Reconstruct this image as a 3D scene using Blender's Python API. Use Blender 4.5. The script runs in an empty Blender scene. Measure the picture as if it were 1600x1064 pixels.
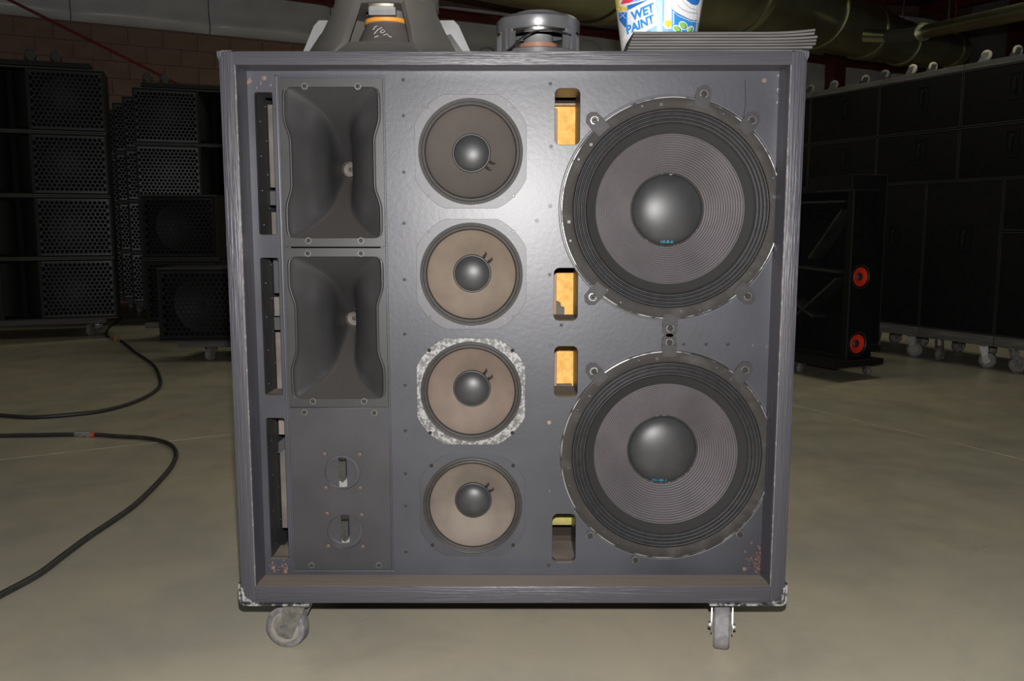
import bpy, bmesh, math, random
from mathutils import Vector, Matrix, noise
random.seed(7)
PI = math.pi; R = math.radians
scn = bpy.context.scene
COL = scn.collection

# ------------------------------------------------------------------ camera
CAM = Vector((-.002, -1.85, .954)); FPX = 1372.2; PITCH = .1298
cd = bpy.data.cameras.new('camera'); cam = bpy.data.objects.new('camera', cd); COL.objects.link(cam)
cam.location = CAM; cam.rotation_euler = (PI/2-PITCH, 0, 0)
cd.sensor_width = 36; cd.lens = 36*FPX/1600; cd.clip_start = .02; cd.clip_end = 100
scn.camera = cam
# ------------------------------------------------------------------ view / world / light
scn.view_settings.view_transform = 'Standard'; scn.view_settings.look = 'None'
scn.view_settings.gamma = 1; scn.view_settings.use_curve_mapping = False
scn.view_settings.exposure = 0.0
w = bpy.data.worlds.new('world'); scn.world = w; w.use_nodes = True
w.node_tree.nodes['Background'].inputs[0].default_value = (.6, .62, .6, 1)
w.node_tree.nodes['Background'].inputs[1].default_value = .025
def light(name, kind, loc, power, color, **k):
    l = bpy.data.lights.new(name, kind); l.energy = power; l.color = color
    for a, b in k.items(): setattr(l, a, b)
    o = bpy.data.objects.new(name, l); COL.objects.link(o); o.location = loc; return o
# the camera's flash, just above its lens
light('camera_flash', 'POINT', (CAM.x+.01, CAM.y+.01, CAM.z+.115), 245, (1, .975, .96), shadow_soft_size=.014)
# ceiling strip lights of the hall
for (x, y, p) in ((-4.5, 1.5, 12), (0.5, 3.5, 12), (5.0, 5.5, 14), (-1.5, 7.0, 17), (3.5, 10.0, 22)):
    o = light('ceiling_lamp', 'AREA', (x, y, 3.72), p, (1.0, .97, .74), shape='RECTANGLE', size=2.4, size_y=.3)
    o.rotation_euler.z = R(28)

o = light('ceiling_lamp', 'AREA', (3.3, 4.6, 4.0), 26, (1.0, .98, .74), shape='RECTANGLE', size=4.5, size_y=.14); o.rotation_euler.z = R(39)
# ------------------------------------------------------------------ helpers
def mat(name, col, rough=.5, metal=0, var=.0, vscale=8, bump=0, bscale=80, col2=None, stretch=None, spec=.5, detail=4, dustup=None, fac=(.35, .7), bdist=.0008):
    m = bpy.data.materials.new(name); m.use_nodes = True; nt = m.node_tree; N = nt.nodes; L = nt.links
    b = N['Principled BSDF']; b.inputs['Roughness'].default_value = rough; b.inputs['Metallic'].default_value = metal
    b.inputs['Specular IOR Level'].default_value = spec
    b.inputs['Base Color'].default_value = (*col, 1)
    tc = N.new('ShaderNodeTexCoord'); mp = N.new('ShaderNodeMapping'); L.new(tc.outputs['Object'], mp.inputs[0])
    if stretch: mp.inputs['Scale'].default_value = stretch
    if col2 or var:
        c2 = col2 or tuple(max(0, c*(1-var)) for c in col)
        n = N.new('ShaderNodeTexNoise'); n.inputs['Scale'].default_value = vscale; n.inputs['Detail'].default_value = detail
        L.new(mp.outputs[0], n.inputs['Vector'])
        r = N.new('ShaderNodeMapRange'); r.inputs[1].default_value = fac[0]; r.inputs[2].default_value = fac[1]
        L.new(n.outputs[0], r.inputs[0])
        mx = N.new('ShaderNodeMix'); mx.data_type = 'RGBA'; mx.inputs[6].default_value = (*col, 1); mx.inputs[7].default_value = (*c2, 1)
        L.new(r.outputs[0], mx.inputs[0]); last = mx.outputs[2]
        if dustup:      # dust lying on the faces that look upwards
            g = N.new('ShaderNodeNewGeometry'); s = N.new('ShaderNodeSeparateXYZ'); L.new(g.outputs['Normal'], s.inputs[0])
            r2 = N.new('ShaderNodeMapRange'); r2.inputs[1].default_value = .5; r2.inputs[2].default_value = .95; L.new(s.outputs[2], r2.inputs[0])
            m2 = N.new('ShaderNodeMix'); m2.data_type = 'RGBA'; L.new(r2.outputs[0], m2.inputs[0]); L.new(last, m2.inputs[6])
            m2.inputs[7].default_value = (*dustup, 1); last = m2.outputs[2]
        L.new(last, b.inputs['Base Color'])
    if bump:
        n = N.new('ShaderNodeTexNoise'); n.inputs['Scale'].default_value = bscale; n.inputs['Detail'].default_value = 3
        L.new(mp.outputs[0], n.inputs['Vector'])
        bp = N.new('ShaderNodeBump'); bp.inputs['Strength'].default_value = bump; bp.inputs['Distance'].default_value = bdist
        L.new(n.outputs[0], bp.inputs['Height']); L.new(bp.outputs[0], b.inputs['Normal'])
    return m

M = {}
DARK = (.056, .056, .064)
M['paint'] = mat('baffle_paint', (.045, .047, .058), .385, var=.32, vscale=6, bump=.22, bscale=90, dustup=(.15, .125, .105))
M['paint_h'] = mat('frame_paint_horizontal', (.052, .051, .060), .40, col2=(.15, .145, .15), fac=(.60, .78), vscale=45, bump=1, bscale=120, stretch=(.07, 1, 2.6), bdist=.0016, dustup=(.15, .125, .105))
M['paint_v'] = mat('frame_paint_vertical', (.045, .045, .055), .42, col2=(.10, .098, .105), fac=(.62, .80), vscale=45, bump=1, bscale=120, stretch=(2.6, 1, .07), bdist=.0016)
M['edge'] = mat('worn_edge', (.12, .115, .115), .5, col2=(.30, .285, .26), vscale=70, fac=(.5, .72))
M['plate'] = mat('plate_black', (.037, .037, .042), .40, var=.25, vscale=10, bump=.2, bscale=200)
M['horn'] = mat('horn_plastic', (.034, .034, .035), .38, var=.2, vscale=9, bump=.12, bscale=300, dustup=(.062, .056, .050))
M['slot'] = mat('slot_black', (.034, .034, .034), .6, var=.3, vscale=14, bump=.2)
M['dusty'] = mat('dusty_board', (.19, .155, .13), .8, var=.3, vscale=14)
M['grayboard'] = mat('gray_board', (.13, .115, .10), .75, var=.45, vscale=18)
M['foam'] = mat('yellow_foam', (.78, .47, .13), .85, col2=(.62, .33, .07), vscale=60, bump=.5, bscale=160)
M['foam2'] = mat('yellow_green_foam', (.42, .38, .10), .85, col2=(.3, .26, .09), vscale=60, bump=.5, bscale=160)
M['tan'] = mat('raw_ply', (.34, .23, .15), .7, col2=(.25, .16, .1), vscale=30, stretch=(4, 4, .3))
M['orange'] = mat('orange_ply', (.62, .30, .12), .6, var=.3, vscale=20)
M['inside'] = mat('inside_dark', (.02, .012, .008), .9)
M['screw'] = mat('screw_black', (.06, .06, .062), .3, metal=.4, var=.4, vscale=300)
M['rust'] = mat('screw_rusty', (.22, .14, .11), .5, metal=.3, col2=(.12, .09, .08), vscale=400)
M['chip'] = mat('chipped_screw', (.28, .27, .26), .35, metal=.5, col2=(.06, .06, .06), vscale=260)
M['gasket'] = mat('woofer_frame', (.033, .030, .028), .65, col2=(.055, .051, .048), vscale=30, fac=(.5, .8), spec=.15)
M['clampm'] = mat('clamp_metal', (.036, .035, .036), .55, var=.4, vscale=60, spec=.3)
M['washer'] = mat('worn_washer', (.13, .125, .12), .45, metal=.3, col2=(.05, .05, .05), vscale=200)
M['rim'] = mat('bare_rim', (.36, .36, .36), .3, metal=.7, col2=(.05, .05, .05), vscale=26, fac=(.42, .56))
M['surround'] = mat('surround_cloth', (.034, .034, .036), .5, var=.3, vscale=60)
M['cone'] = mat('ribbed_cone', (.108, .097, .104), .5, var=.25, vscale=12, bump=.15, bscale=500)
M['surround_flat'] = mat('surround_flat', (.018, .018, .018), .75, spec=.2)
M['cap'] = mat('dust_cap', (.034, .035, .037), .42, var=.25, vscale=25, bump=.12, bscale=400)
M['cone1'] = mat('mid_cone_dark', (.072, .062, .054), .72, col2=(.060, .050, .045), vscale=14, bump=.2, bscale=300)
M['cone2'] = mat('mid_cone_tan', (.175, .138, .105), .72, col2=(.125, .098, .078), vscale=14, bump=.2, bscale=300)
M['cone3'] = mat('mid_cone_brown', (.165, .125, .10), .72, col2=(.12, .092, .075), vscale=14, bump=.2, bscale=300)
M['cone4'] = mat('mid_cone_faded', (.175, .145, .12), .72, col2=(.115, .095, .08), vscale=10, bump=.2, bscale=300)
M['midsur'] = mat('mid_surround', (.032, .028, .026), .5, var=.3, vscale=50)
M['midframe'] = mat('mid_frame_paint', (.070, .070, .077), .45, col2=(.16, .16, .165), vscale=130, fac=(.60, .75))
M['speckle'] = mat('speckled_gasket', (.27, .27, .27), .5, col2=(.085, .085, .085), vscale=170, fac=(.42, .56), detail=8)
M['steel'] = mat('worn_steel', (.33, .325, .31), .38, metal=.7, col2=(.17, .17, .16), vscale=60)
M['bracket'] = mat('chipped_bracket', (.50, .50, .50), .35, metal=.55, col2=(.05, .05, .06), vscale=90, fac=(.42, .58))
M['rubber'] = mat('caster_rubber', (.23, .22, .23), .7, var=.35, vscale=80)
M['rubberd'] = mat('caster_rubber_dark', (.10, .10, .11), .55, col2=(.2, .19, .18), vscale=60)
M['hubm'] = mat('caster_hub', (.26, .235, .205), .55, col2=(.17, .16, .145), vscale=50)
M['cast'] = mat('cast_alloy', (.125, .115, .10), .6, metal=.15, col2=(.11, .108, .105), vscale=14, bump=.3, bscale=90)
M['castl'] = mat('cast_alloy_light', (.24, .24, .24), .45, metal=.2, var=.3, vscale=16)
M['chrome'] = mat('polished_steel', (.75, .75, .72), .16, metal=1)
M['ferr'] = mat('painted_steel', (.15, .15, .155), .33, metal=.35, var=.2, vscale=20)
M['copper'] = mat('orange_former', (.75, .32, .05), .45)
M['copper2'] = mat('copper_former', (.28, .14, .09), .45)
M['coneback'] = mat('cone_back', (.105, .092, .086), .8, var=.25, vscale=20)
M['chalk'] = mat('chalk_mark', (.62, .6, .58), .8)
M['cyan'] = mat('cyan_ink', (.03, .36, .55), .5)
M['white'] = mat('white_print', (.82, .82, .83), .5)
M['sheet'] = mat('grey_sheet', (.062, .060, .058), .6, col2=(.11, .105, .10), vscale=40, stretch=(.2, 1, 6), bump=.2)
M['wire'] = mat('black_wire', (.02, .02, .022), .4)
M['cable'] = mat('cable_black', (.028, .028, .027), .5, var=.4, vscale=30)
M['blackbox'] = mat('black_carpet', (.0042, .0042, .0048), .8, var=.3, vscale=20, spec=.22)
M['blackside'] = mat('black_side', (.006, .006, .0065), .6, var=.3, vscale=12, spec=.3)
M['blackedge'] = mat('black_edge', (.030, .030, .030), .5, var=.5, vscale=12)
M['grille'] = mat('hex_grille', (.019, .019, .022), .34, metal=.3, var=.6, vscale=3, fac=(.4, .65))
M['plank'] = mat('worn_plank', (.085, .08, .076), .75, col2=(.16, .15, .14), vscale=10, stretch=(.4, 2, 6), fac=(.45, .8))
M['red'] = mat('red_cone', (.80, .035, .012), .5)
M['redrod'] = mat('red_rod', (.22, .02, .02), .5)
M['girt'] = mat('red_girt', (.16, .03, .028), .55, var=.3, vscale=6)
M['block'] = mat('block_face', (.27, .175, .14), .9, col2=(.22, .14, .112), vscale=4, bump=.4, bscale=60)
M['mortar'] = mat('mortar', (.12, .07, .055), .95)
M['vinyl'] = mat('vinyl_facing', (.80, .82, .84), .34, var=.15, vscale=2, bump=.5, bscale=6)
M['vinyl2'] = mat('panel_facing', (.30, .28, .30), .55, var=.2, vscale=2)
M['roof'] = mat('roof_dark', (.035, .030, .028), .8, var=.3, vscale=2)
M['duct'] = mat('galvanised_duct', (.50, .51, .35), .27, metal=.95, col2=(.34, .35, .24), vscale=3)
M['pvc'] = mat('cream_wheel', (.62, .58, .46), .6)
M['connect'] = mat('connector_grey', (.42, .41, .38), .4, metal=.5, col2=(.2, .2, .19), vscale=90)

class MB:
    def __init__(s): s.v = []; s.f = []; s.mi = []; s.m = 0; s.X = Matrix.Identity(4)
    def add(s, vs, fs, m=None):
        o = len(s.v); s.v += [tuple(s.X @ Vector(v)) for v in vs]; s.f += [tuple(i+o for i in f) for f in fs]
        s.mi += [s.m if m is None else m]*len(fs); return s
    def box(s, x0, x1, y0, y1, z0, z1, c=0, m=None):
        if c <= 0:
            v = [(x, y, z) for x in (x0, x1) for y in (y0, y1) for z in (z0, z1)]
            return s.add(v, [(0, 1, 3, 2), (4, 6, 7, 5), (0, 4, 5, 1), (2, 3, 7, 6), (0, 2, 6, 4), (1, 5, 7, 3)], m)
        bm = bmesh.new(); g = bmesh.ops.create_cube(bm, size=1)
        for v in bm.verts: v.co = Vector(((x0+x1)/2+v.co.x*(x1-x0), (y0+y1)/2+v.co.y*(y1-y0), (z0+z1)/2+v.co.z*(z1-z0)))
        bmesh.ops.bevel(bm, geom=bm.edges[:], offset=c, segments=2, affect='EDGES', profile=.6)
        bm.verts.index_update(); r = s.add([v.co[:] for v in bm.verts], [tuple(v.index for v in f.verts) for f in bm.faces], m); bm.free(); return r
    def lathe(s, prof, n=48, axis='y', c=(0, 0, 0), m=None, a0=0, a1=2*PI, ms=None):
        # prof: list of (radius, height along axis)
        full = abs(a1-a0-2*PI) < 1e-6; k = n if full else n+1; vs = []; fs = []
        for (r, h) in prof:
            for i in range(k):
                a = a0+(a1-a0)*i/n; p, q = r*math.cos(a), r*math.sin(a)
                vs.append({'y': (c[0]+p, c[1]+h, c[2]+q), 'z': (c[0]+p, c[1]+q, c[2]+h), 'x': (c[0]+h, c[1]+p, c[2]+q)}[axis])
        base = len(s.v)
        for j in range(len(prof)-1):
            for i in range(n):
                i2 = (i+1) % k if full else i+1
                fs.append((j*k+i, j*k+i2, (j+1)*k+i2, (j+1)*k+i))
        if ms is None: return s.add(vs, fs, m)
        o = len(s.v); s.v += [tuple(s.X @ Vector(v)) for v in vs]
        for j in range(len(prof)-1):
            for i in range(n): s.f.append(tuple(a+o for a in fs[j*n+i])); s.mi.append(ms[j])
        return s
    def tube(s, pts, r, n=8, m=None, cap=True):
        pts = [Vector(p) for p in pts]; rs = r if isinstance(r, (list, tuple)) else [r]*len(pts); vs = []; fs = []; up = Vector((0, 0, 1)); side = None
        for i, p in enumerate(pts):
            t = (pts[min(i+1, len(pts)-1)]-pts[max(i-1, 0)]).normalized()
            if side is None: side = t.cross(up if abs(t.z) < .95 else Vector((1, 0, 0))).normalized()
            side = (side-t*side.dot(t)).normalized(); u = side.cross(t)
            for j in range(n):
                a = 2*PI*j/n; vs.append(p+side*rs[i]*math.cos(a)+u*rs[i]*math.sin(a))
        for i in range(len(pts)-1):
            for j in range(n): fs.append((i*n+j, i*n+(j+1) % n, (i+1)*n+(j+1) % n, (i+1)*n+j))
        if cap: fs += [tuple(range(n)), tuple((len(pts)-1)*n+j for j in range(n))]
        return s.add(vs, fs, m)
    def prism(s, poly, h0, h1, plane='xz', m=None):
        n = len(poly)
        def P(a, b, h): return {'xz': (a, h, b), 'xy': (a, b, h), 'yz': (h, a, b)}[plane]
        vs = [P(a, b, h0) for a, b in poly]+[P(a, b, h1) for a, b in poly]
        fs = [tuple(range(n)), tuple(range(2*n-1, n-1, -1))]+[(i, (i+1) % n, (i+1) % n+n, i+n) for i in range(n)]
        return s.add(vs, fs, m)
    def build(s, name, mats, parent=None, smooth=False, loc=None):
        me = bpy.data.meshes.new(name); me.from_pydata(s.v, [], s.f)
        for x in (mats if isinstance(mats, (list, tuple)) else [mats]): me.materials.append(x)
        me.polygons.foreach_set('material_index', s.mi)
        bm = bmesh.new(); bm.from_mesh(me); bmesh.ops.recalc_face_normals(bm, faces=bm.faces[:]); bm.to_mesh(me); bm.free()
        if smooth:
            me.polygons.foreach_set('use_smooth', [True]*len(me.polygons))
            if smooth != 'all': me.set_sharp_from_angle(angle=R(35))
        return link(name, me, parent, loc)
def link(name, me, parent=None, loc=None):
    o = bpy.data.objects.new(name, me); COL.objects.link(o)
    if parent: o.parent = parent
    if loc is not None: o.location = loc
    return o
def tag(o, label=None, cat=None, group=None, kind=None):
    for k, v in (('label', label), ('category', cat), ('group', group), ('kind', kind)):
        if v: o[k] = v
    return o
def thing(name, label, cat, loc=(0, 0, 0), rz=0, group=None):
    o = link(name, None, None, loc); o.rotation_euler = (0, 0, rz); o.empty_display_size = .1
    return tag(o, label, cat, group)
def copy_tree(o, parent=None):
    c = o.copy(); COL.objects.link(c); c.parent = parent
    for ch in [x for x in KIDS.get(o.name, [])]: copy_tree(ch, c)
    return c
KIDS = {}
def freeze(o):      # remember the children of a prototype for copying
    KIDS[o.name] = list(o.children)
    for c in o.children: freeze(c)
    return o

def rrect(x0, x1, z0, z1, r, n=5):
    p = []
    for cx, cz, a in ((x1-r, z1-r, 0), (x0+r, z1-r, 90), (x0+r, z0+r, 180), (x1-r, z0+r, 270)):
        for i in range(n+1):
            t = R(a+90*i/n); p.append((cx+r*math.cos(t), cz+r*math.sin(t)))
    return p
def circle(cx, cz, r, n=72): return [(cx+r*math.cos(2*PI*i/n), cz+r*math.sin(2*PI*i/n)) for i in range(n)]
def filled(loops, thick, bevel=0):
    """flat shape with holes (first loop outer) as a mesh in the xy plane, thickness centred on z=0"""
    cu = bpy.data.curves.new('tmp', 'CURVE'); cu.dimensions = '2D'; cu.fill_mode = 'BOTH'; cu.extrude = max(thick/2-bevel, 0)
    cu.bevel_depth = bevel; cu.bevel_resolution = 1; cu.offset = -bevel
    for lp in loops:
        sp = cu.splines.new('POLY'); sp.points.add(len(lp)-1); sp.use_cyclic_u = True
        for i, (a, b) in enumerate(lp): sp.points[i].co = (a, b, 0, 1)
    o = bpy.data.objects.new('tmp', cu); COL.objects.link(o)
    me = bpy.data.meshes.new_from_object(o.evaluated_get(bpy.context.evaluated_depsgraph_get()))
    bpy.data.objects.remove(o); bpy.data.curves.remove(cu); return me
def panel(name, loops, y0, y1, m, parent, bevel=0, cx=0, cz=0):
    """shape in the xz plane between y0 and y1"""
    me = filled([[(a-cx, b-cz) for a, b in lp] for lp in loops], y1-y0, bevel)
    me.transform(Matrix.Rotation(PI/2, 4, 'X')); me.transform(Matrix.Translation((0, (y0+y1)/2, 0)))
    me.materials.clear(); me.materials.append(m)
    for p in me.polygons: p.material_index = 0
    return link(name, me, parent, (cx, 0, cz))

# points of the photograph turned into places on real planes of the scene
_F = Vector((0, math.cos(PITCH), -math.sin(PITCH))); _U = Vector((0, math.sin(PITCH), math.cos(PITCH)))
def ray(px, py): return _F+Vector((1, 0, 0))*(px-800)/FPX-_U*(py-532)/FPX
def B(px, py, Y=.065): d = ray(px, py); p = CAM+d*(Y-CAM.y)/d.y; return p.x, p.z
def FL(px, py, z=0): d = ray(px, py); return CAM+d*(z-CAM.z)/d.z
def ONP(px, py, P, ang):     # on the upright plane through P running at angle ang
    d = ray(px, py); n = Vector((-math.sin(ang), math.cos(ang), 0)); return CAM+d*((P-CAM).dot(n)/d.dot(n))

# ================================================================== SETTING
TH = R(28); P0 = Vector((-4.5, 9.2, 0)); E1 = Vector((math.cos(TH), math.sin(TH), 0)); E2 = Vector((-math.sin(TH), math.cos(TH), 0))
def WP(s, t, z): return P0+E1*s+E2*t+Vector((0, 0, z))
# floor: polished concrete with wear and a slight sheen
fm = bpy.data.materials.new('concrete_floor'); fm.use_nodes = True; nt = fm.node_tree; N = nt.nodes; L = nt.links; b = N['Principled BSDF']
tc = N.new('ShaderNodeTexCoord')
def nz(scale, detail, rough=.55, dist=0):
    n = N.new('ShaderNodeTexNoise'); n.inputs['Scale'].default_value = scale; n.inputs['Detail'].default_value = detail
    n.inputs['Roughness'].default_value = rough; n.inputs['Distortion'].default_value = dist; L.new(tc.outputs['Object'], n.inputs['Vector']); return n
def mix(f, a, c):
    m = N.new('ShaderNodeMix'); m.data_type = 'RGBA'; L.new(f, m.inputs[0])
    for i, x in ((6, a), (7, c)):
        if isinstance(x, tuple): m.inputs[i].default_value = (*x, 1)
        else: L.new(x, m.inputs[i])
    return m.outputs[2]
def rng(x, a, c, lo=0, hi=1):
    r = N.new('ShaderNodeMapRange'); L.new(x, r.inputs[0]); r.inputs[1].default_value = a; r.inputs[2].default_value = c; r.inputs[3].default_value = lo; r.inputs[4].default_value = hi; return r.outputs[0]
c1 = mix(rng(nz(1.1, 6, .6, .4).outputs[0], .35, .65), (.46, .405, .30), (.375, .35, .28))
c2 = mix(rng(nz(2.6, 8, .66, .5).outputs[0], .46, .70, 0, .55), c1, (.28, .265, .225))
c3 = mix(rng(nz(60, 3).outputs[0], .62, .75, 0, .3), c2, (.40, .36, .27))
c4 = mix(rng(nz(23, 2).outputs[0], .76, .80, 0, .5), c3, (.12, .085, .055))
L.new(c4, b.inputs['Base Color']); L.new(rng(nz(5, 4).outputs[0], .3, .7, .26, .46), b.inputs['Roughness'])
fb = MB(); c = [WP(-9, -15, 0), WP(17, -15, 0), WP(17, 1, 0), WP(-9, 1, 0)]
fb.add([tuple(v) for v in c]+[(v.x, v.y, -.1) for v in c], [(0, 1, 2, 3), (4, 5, 6, 7), (0, 1, 5, 4), (1, 2, 6, 5), (2, 3, 7, 6), (3, 0, 4, 7)])
floor = tag(fb.build('floor', fm), kind='structure')
# saw-cut joints in the slab, filled pale
M['joint'] = mat('joint_filler', (.52, .46, .36), .6, col2=(.30, .27, .2), vscale=9)
def joint(p, q, wd=.0045):
    p, q = Vector(p), Vector(q); t = (q-p).normalized(); s = Vector((-t.y, t.x, 0))*wd/2
    m = MB(); m.add([(v.x, v.y, z) for z in (.0, .0009) for v in (p-s, p+s, q+s, q-s)], [(0, 1, 2, 3), (4, 5, 6, 7), (0, 1, 5, 4), (1, 2, 6, 5), (2, 3, 7, 6), (3, 0, 4, 7)])
    m.build('slab_joint', M['joint'], floor)
J = FL(1235, 632); K = FL(1600, 718); t = (K-J).normalized(); joint(J-t*6, K+t*3)
J = FL(0, 718); K = FL(365, 678); t = (K-J).normalized(); joint(J-t*4, K+t*2.9)

# walls
def wslab(name, s0, s1, t0, t1, z0, z1, m, kind=True, parent=None):
    mb = MB(); mb.X = Matrix.Translation(P0) @ Matrix.Rotation(TH, 4, 'Z'); mb.box(s0, s1, t0, t1, z0, z1)
    o = mb.build(name, m, parent)
    if kind: o['kind'] = 'structure'
    return o
wm = bpy.data.materials.new('block_wall'); wm.use_nodes = True; nt = wm.node_tree; N = nt.nodes; L = nt.links
tc = N.new('ShaderNodeTexCoord'); mp = N.new('ShaderNodeMapping'); mp.vector_type = 'TEXTURE'; mp.inputs['Location'].default_value = P0; mp.inputs['Rotation'].default_value = (0, 0, TH)
sx_ = N.new('ShaderNodeSeparateXYZ'); cx_ = N.new('ShaderNodeCombineXYZ'); L.new(tc.outputs['Object'], mp.inputs[0]); L.new(mp.outputs[0], sx_.inputs[0]); L.new(sx_.outputs[0], cx_.inputs[0]); L.new(sx_.outputs[2], cx_.inputs[1])
bt = N.new('ShaderNodeTexBrick'); L.new(cx_.outputs[0], bt.inputs[0]); bt.inputs['Scale'].default_value = 1; bt.inputs['Brick Width'].default_value = .4; bt.inputs['Row Height'].default_value = .2; bt.inputs['Mortar Size'].default_value = .005
bt.inputs['Color1'].default_value = (.27, .175, .14, 1); bt.inputs['Color2'].default_value = (.22, .14, .112, 1); bt.inputs['Mortar'].default_value = (.12, .07, .055, 1)
L.new(bt.outputs[0], N['Principled BSDF'].inputs['Base Color']); N['Principled BSDF'].inputs['Roughness'].default_value = .9
wall_back = wslab('wall_back', -9, 17, .02, .3, 0, 5.6, wm)
bb = MB(); bb.box(0, .392, -.0, .018, 0, .190, .004); bme = None
for r_ in range(9):
    z = 1.72+r_*.2
    if z+.19 > 3.34: break
    for k in range(-8, 9):
        s = k*.4+(.2 if r_ % 2 else 0)+.05
        if bme is None: o = bb.build('block', M['block'], wall_back); bme = o.data
        else: o = link('block', bme, wall_back)
        o.location = WP(s, .0+random.uniform(-.003, .002), z); o.rotation_euler.z = TH
# white vinyl-faced insulation above the block work, in sheets with rolled lower edge
def insul(s0, s1, z0, z1, name='insulation_sheet', m='vinyl'):
    mb = MB(); nx, nz_ = 22, 12; vs = []
    for j in range(nz_+1):
        for i in range(nx+1):
            s = s0+(s1-s0)*i/nx; u = i/nx; v = j/nz_
            z = z0+(z1-z0)*v; bul = .10*math.sin(PI*min(u*1, 1))**.4+.05*math.exp(-((v-.12)/.12)**2)
            bul += .018*noise.noise(Vector((s*3.3, z*5, 0)))+.012*noise.noise(Vector((s*11, z*4, 3)))
            if j == 0: bul = 0
            vs.append(tuple(WP(s, -bul-.01, z)))
    mb.add(vs, [(j*(nx+1)+i, j*(nx+1)+i+1, (j+1)*(nx+1)+i+1, (j+1)*(nx+1)+i) for j in range(nz_) for i in range(nx)])
    return mb.build(name, M[m], wall_back, smooth='all')
for k in range(-3, 10): insul(-.757+1.559*k, -.757+1.559*(k+1)-.012, 3.335, 4.02+.0*k if k < 4 else 4.9)
g = wslab('girt', -9, 17, -.16, .0, 3.83, 3.93, M['girt'], False, wall_back)
wslab('girt', -9, 17, -.14, .0, 3.945, 3.97, M['girt'], False, wall_back)
for s in (8.3, 11.4, 14.4): wslab('steel_column', s, s+.28, -.35, -.13, 0, 5.0, M['girt'], False, wall_back)
wr = wslab('wall_right', 15.6, 15.8, -15, .3, 0, 5.6, M['vinyl2'])
for k in range(8): wslab('steel_column', 15.3, 15.6, -1.2-k*2.4, -.95-k*2.4, 0, 5.2, M['girt'], False, wr)
wslab('wall_left', -9.2, -9, -15, .3, 0, 5.6, M['vinyl2'])
# sloping roof with purlins
mb = MB(); mb.X = Matrix.Translation(P0) @ Matrix.Rotation(TH, 4, 'Z')
RZ = lambda s: 4.22+.1*(s-4.8) if s > -1 else 3.9
prof = [(-9.2, 4.3), (-1, 4.1), (4.8, 4.22), (15.8, 5.35)]
vs = [(s, t, z+dz) for dz in (0, .1) for (s, z) in prof for t in (-15, .3)]
fs = []
for i in range(3):
    fs += [(2*i, 2*i+1, 2*i+3, 2*i+2), (8+2*i, 8+2*i+1, 8+2*i+3, 8+2*i+2)]
mb.add(vs, fs); ceiling = tag(mb.build('ceiling', M['roof']), kind='structure')
def roofz(s):
    for (a, za), (b_, zb) in zip(prof, prof[1:]):
        if a <= s <= b_: return za+(zb-za)*(s-a)/(b_-a)
for s in (-6, -3, 0, 2.5, 5.2, 7.4, 9.6, 11.8, 14):
    wslab('purlin', s, s+.12, -14.9, .0, roofz(s)-.2, roofz(s)-.001, M['girt'] if s > 5 else M['roof'], False, ceiling)
mb = MB()
for s in (6.3, 10.5):
    for k in range(6):
        a = WP(s, -.5-k*1.4, roofz(s)-.06); c = WP(s+1.2, -1.9-k*1.4, roofz(s+1.2)-.06); mb.tube([a, c], .025, 6)
mb.build('roof_bracing', M['girt'], ceiling)

# ================================================================== MAIN CABINET
W2, ZB, ZT, DEP = .6, .1265, 1.3075, .74
SB, TT, TB = .0329, .0281, .0394
BY = .065
cab = thing('loudspeaker_cabinet', 'big dark grey loudspeaker cabinet without grille standing on casters in the foreground', 'speaker cabinet', (0, 0, 0))
def board(name, m, x0, x1, z0, z1, y0=0, y1=DEP):
    mb = MB(); mb.box(x0, x1, y0, y1, z0, z1, .003); return mb.build(name, m, cab, smooth=True)
board('top_panel', M['paint_h'], -W2+.0305, W2-.0305, ZT-TT, ZT)
board('bottom_panel', M['paint_h'], -W2+.0305, W2-.0305, ZB, ZB+TB)
board('side_panel', M['paint_v'], -W2, -W2+SB, ZB+.001, ZT-.001, -.0015)
board('side_panel', M['paint_v'], W2-SB, W2, ZB+.001, ZT-.001, -.0015)
board('back_panel', M['plate'], -W2+SB, W2-SB, ZB+TB, ZT-TT, DEP-.02, DEP-.001)
# thin worn beads where the frame edge meets the recess
e = .0009
for sx in (-1, 1):
    mb = MB(); mb.box(sx*(W2-SB)-e, sx*(W2-SB)+e, -.0024, .002, ZB+TB, ZT-TT); mb.build('worn_edge', M['edge'], cab)
# cleats round the recess, in front of the baffle
for sx in (-1, 1):
    mb = MB(); mb.prism([(sx*(W2-SB), BY), (sx*(W2-SB-.004), BY), (sx*(W2-SB), .03)], ZB+TB, ZT-TT, 'xy'); mb.build('corner_bead', M['paint_v'], cab)

SLOTS = [(-.549, -.511, .935, 1.235), (-.5495, -.5105, .581, .885), (-.5495, -.509, .204, .530)]
PORTS = [(.0895, .1425, 1.126, 1.243), (.0895, .1415, .748, .863), (.0915, .143, .578, .691), (.0895, .142, .196, .309)]
MIDS = [(-.0905, 1.111), (-.0905, .849), (-.0925, .590), (-.091, .329)]
WOOF = [(.3405, .989), (.3435, .4445)]
HX0, HX1 = -.495, -.2755
holes = [rrect(a, b_, c, d, .004) for a, b_, c, d in SLOTS]+[rrect(a, b_, c, d, .012) for a, b_, c, d in PORTS]
holes += [circle(x, z, .112) for x, z in MIDS]+[circle(x, z, .214) for x, z in WOOF]
holes += [[(HX0+.012, .567), (HX1-.012, .567), (HX1-.012, 1.252), (HX0+.012, 1.252)]]
holes += [circle((HX0+HX1)/2+dx, z, .034) for dx, z in ((0, .405), (.004, .275))]
panel('baffle', [[(-W2+SB, ZB+TB), (W2-SB, ZB+TB), (W2-SB, ZT-TT), (-W2+SB, ZT-TT)]]+holes, BY, BY+.018, M['paint'], cab, .0008)
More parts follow.
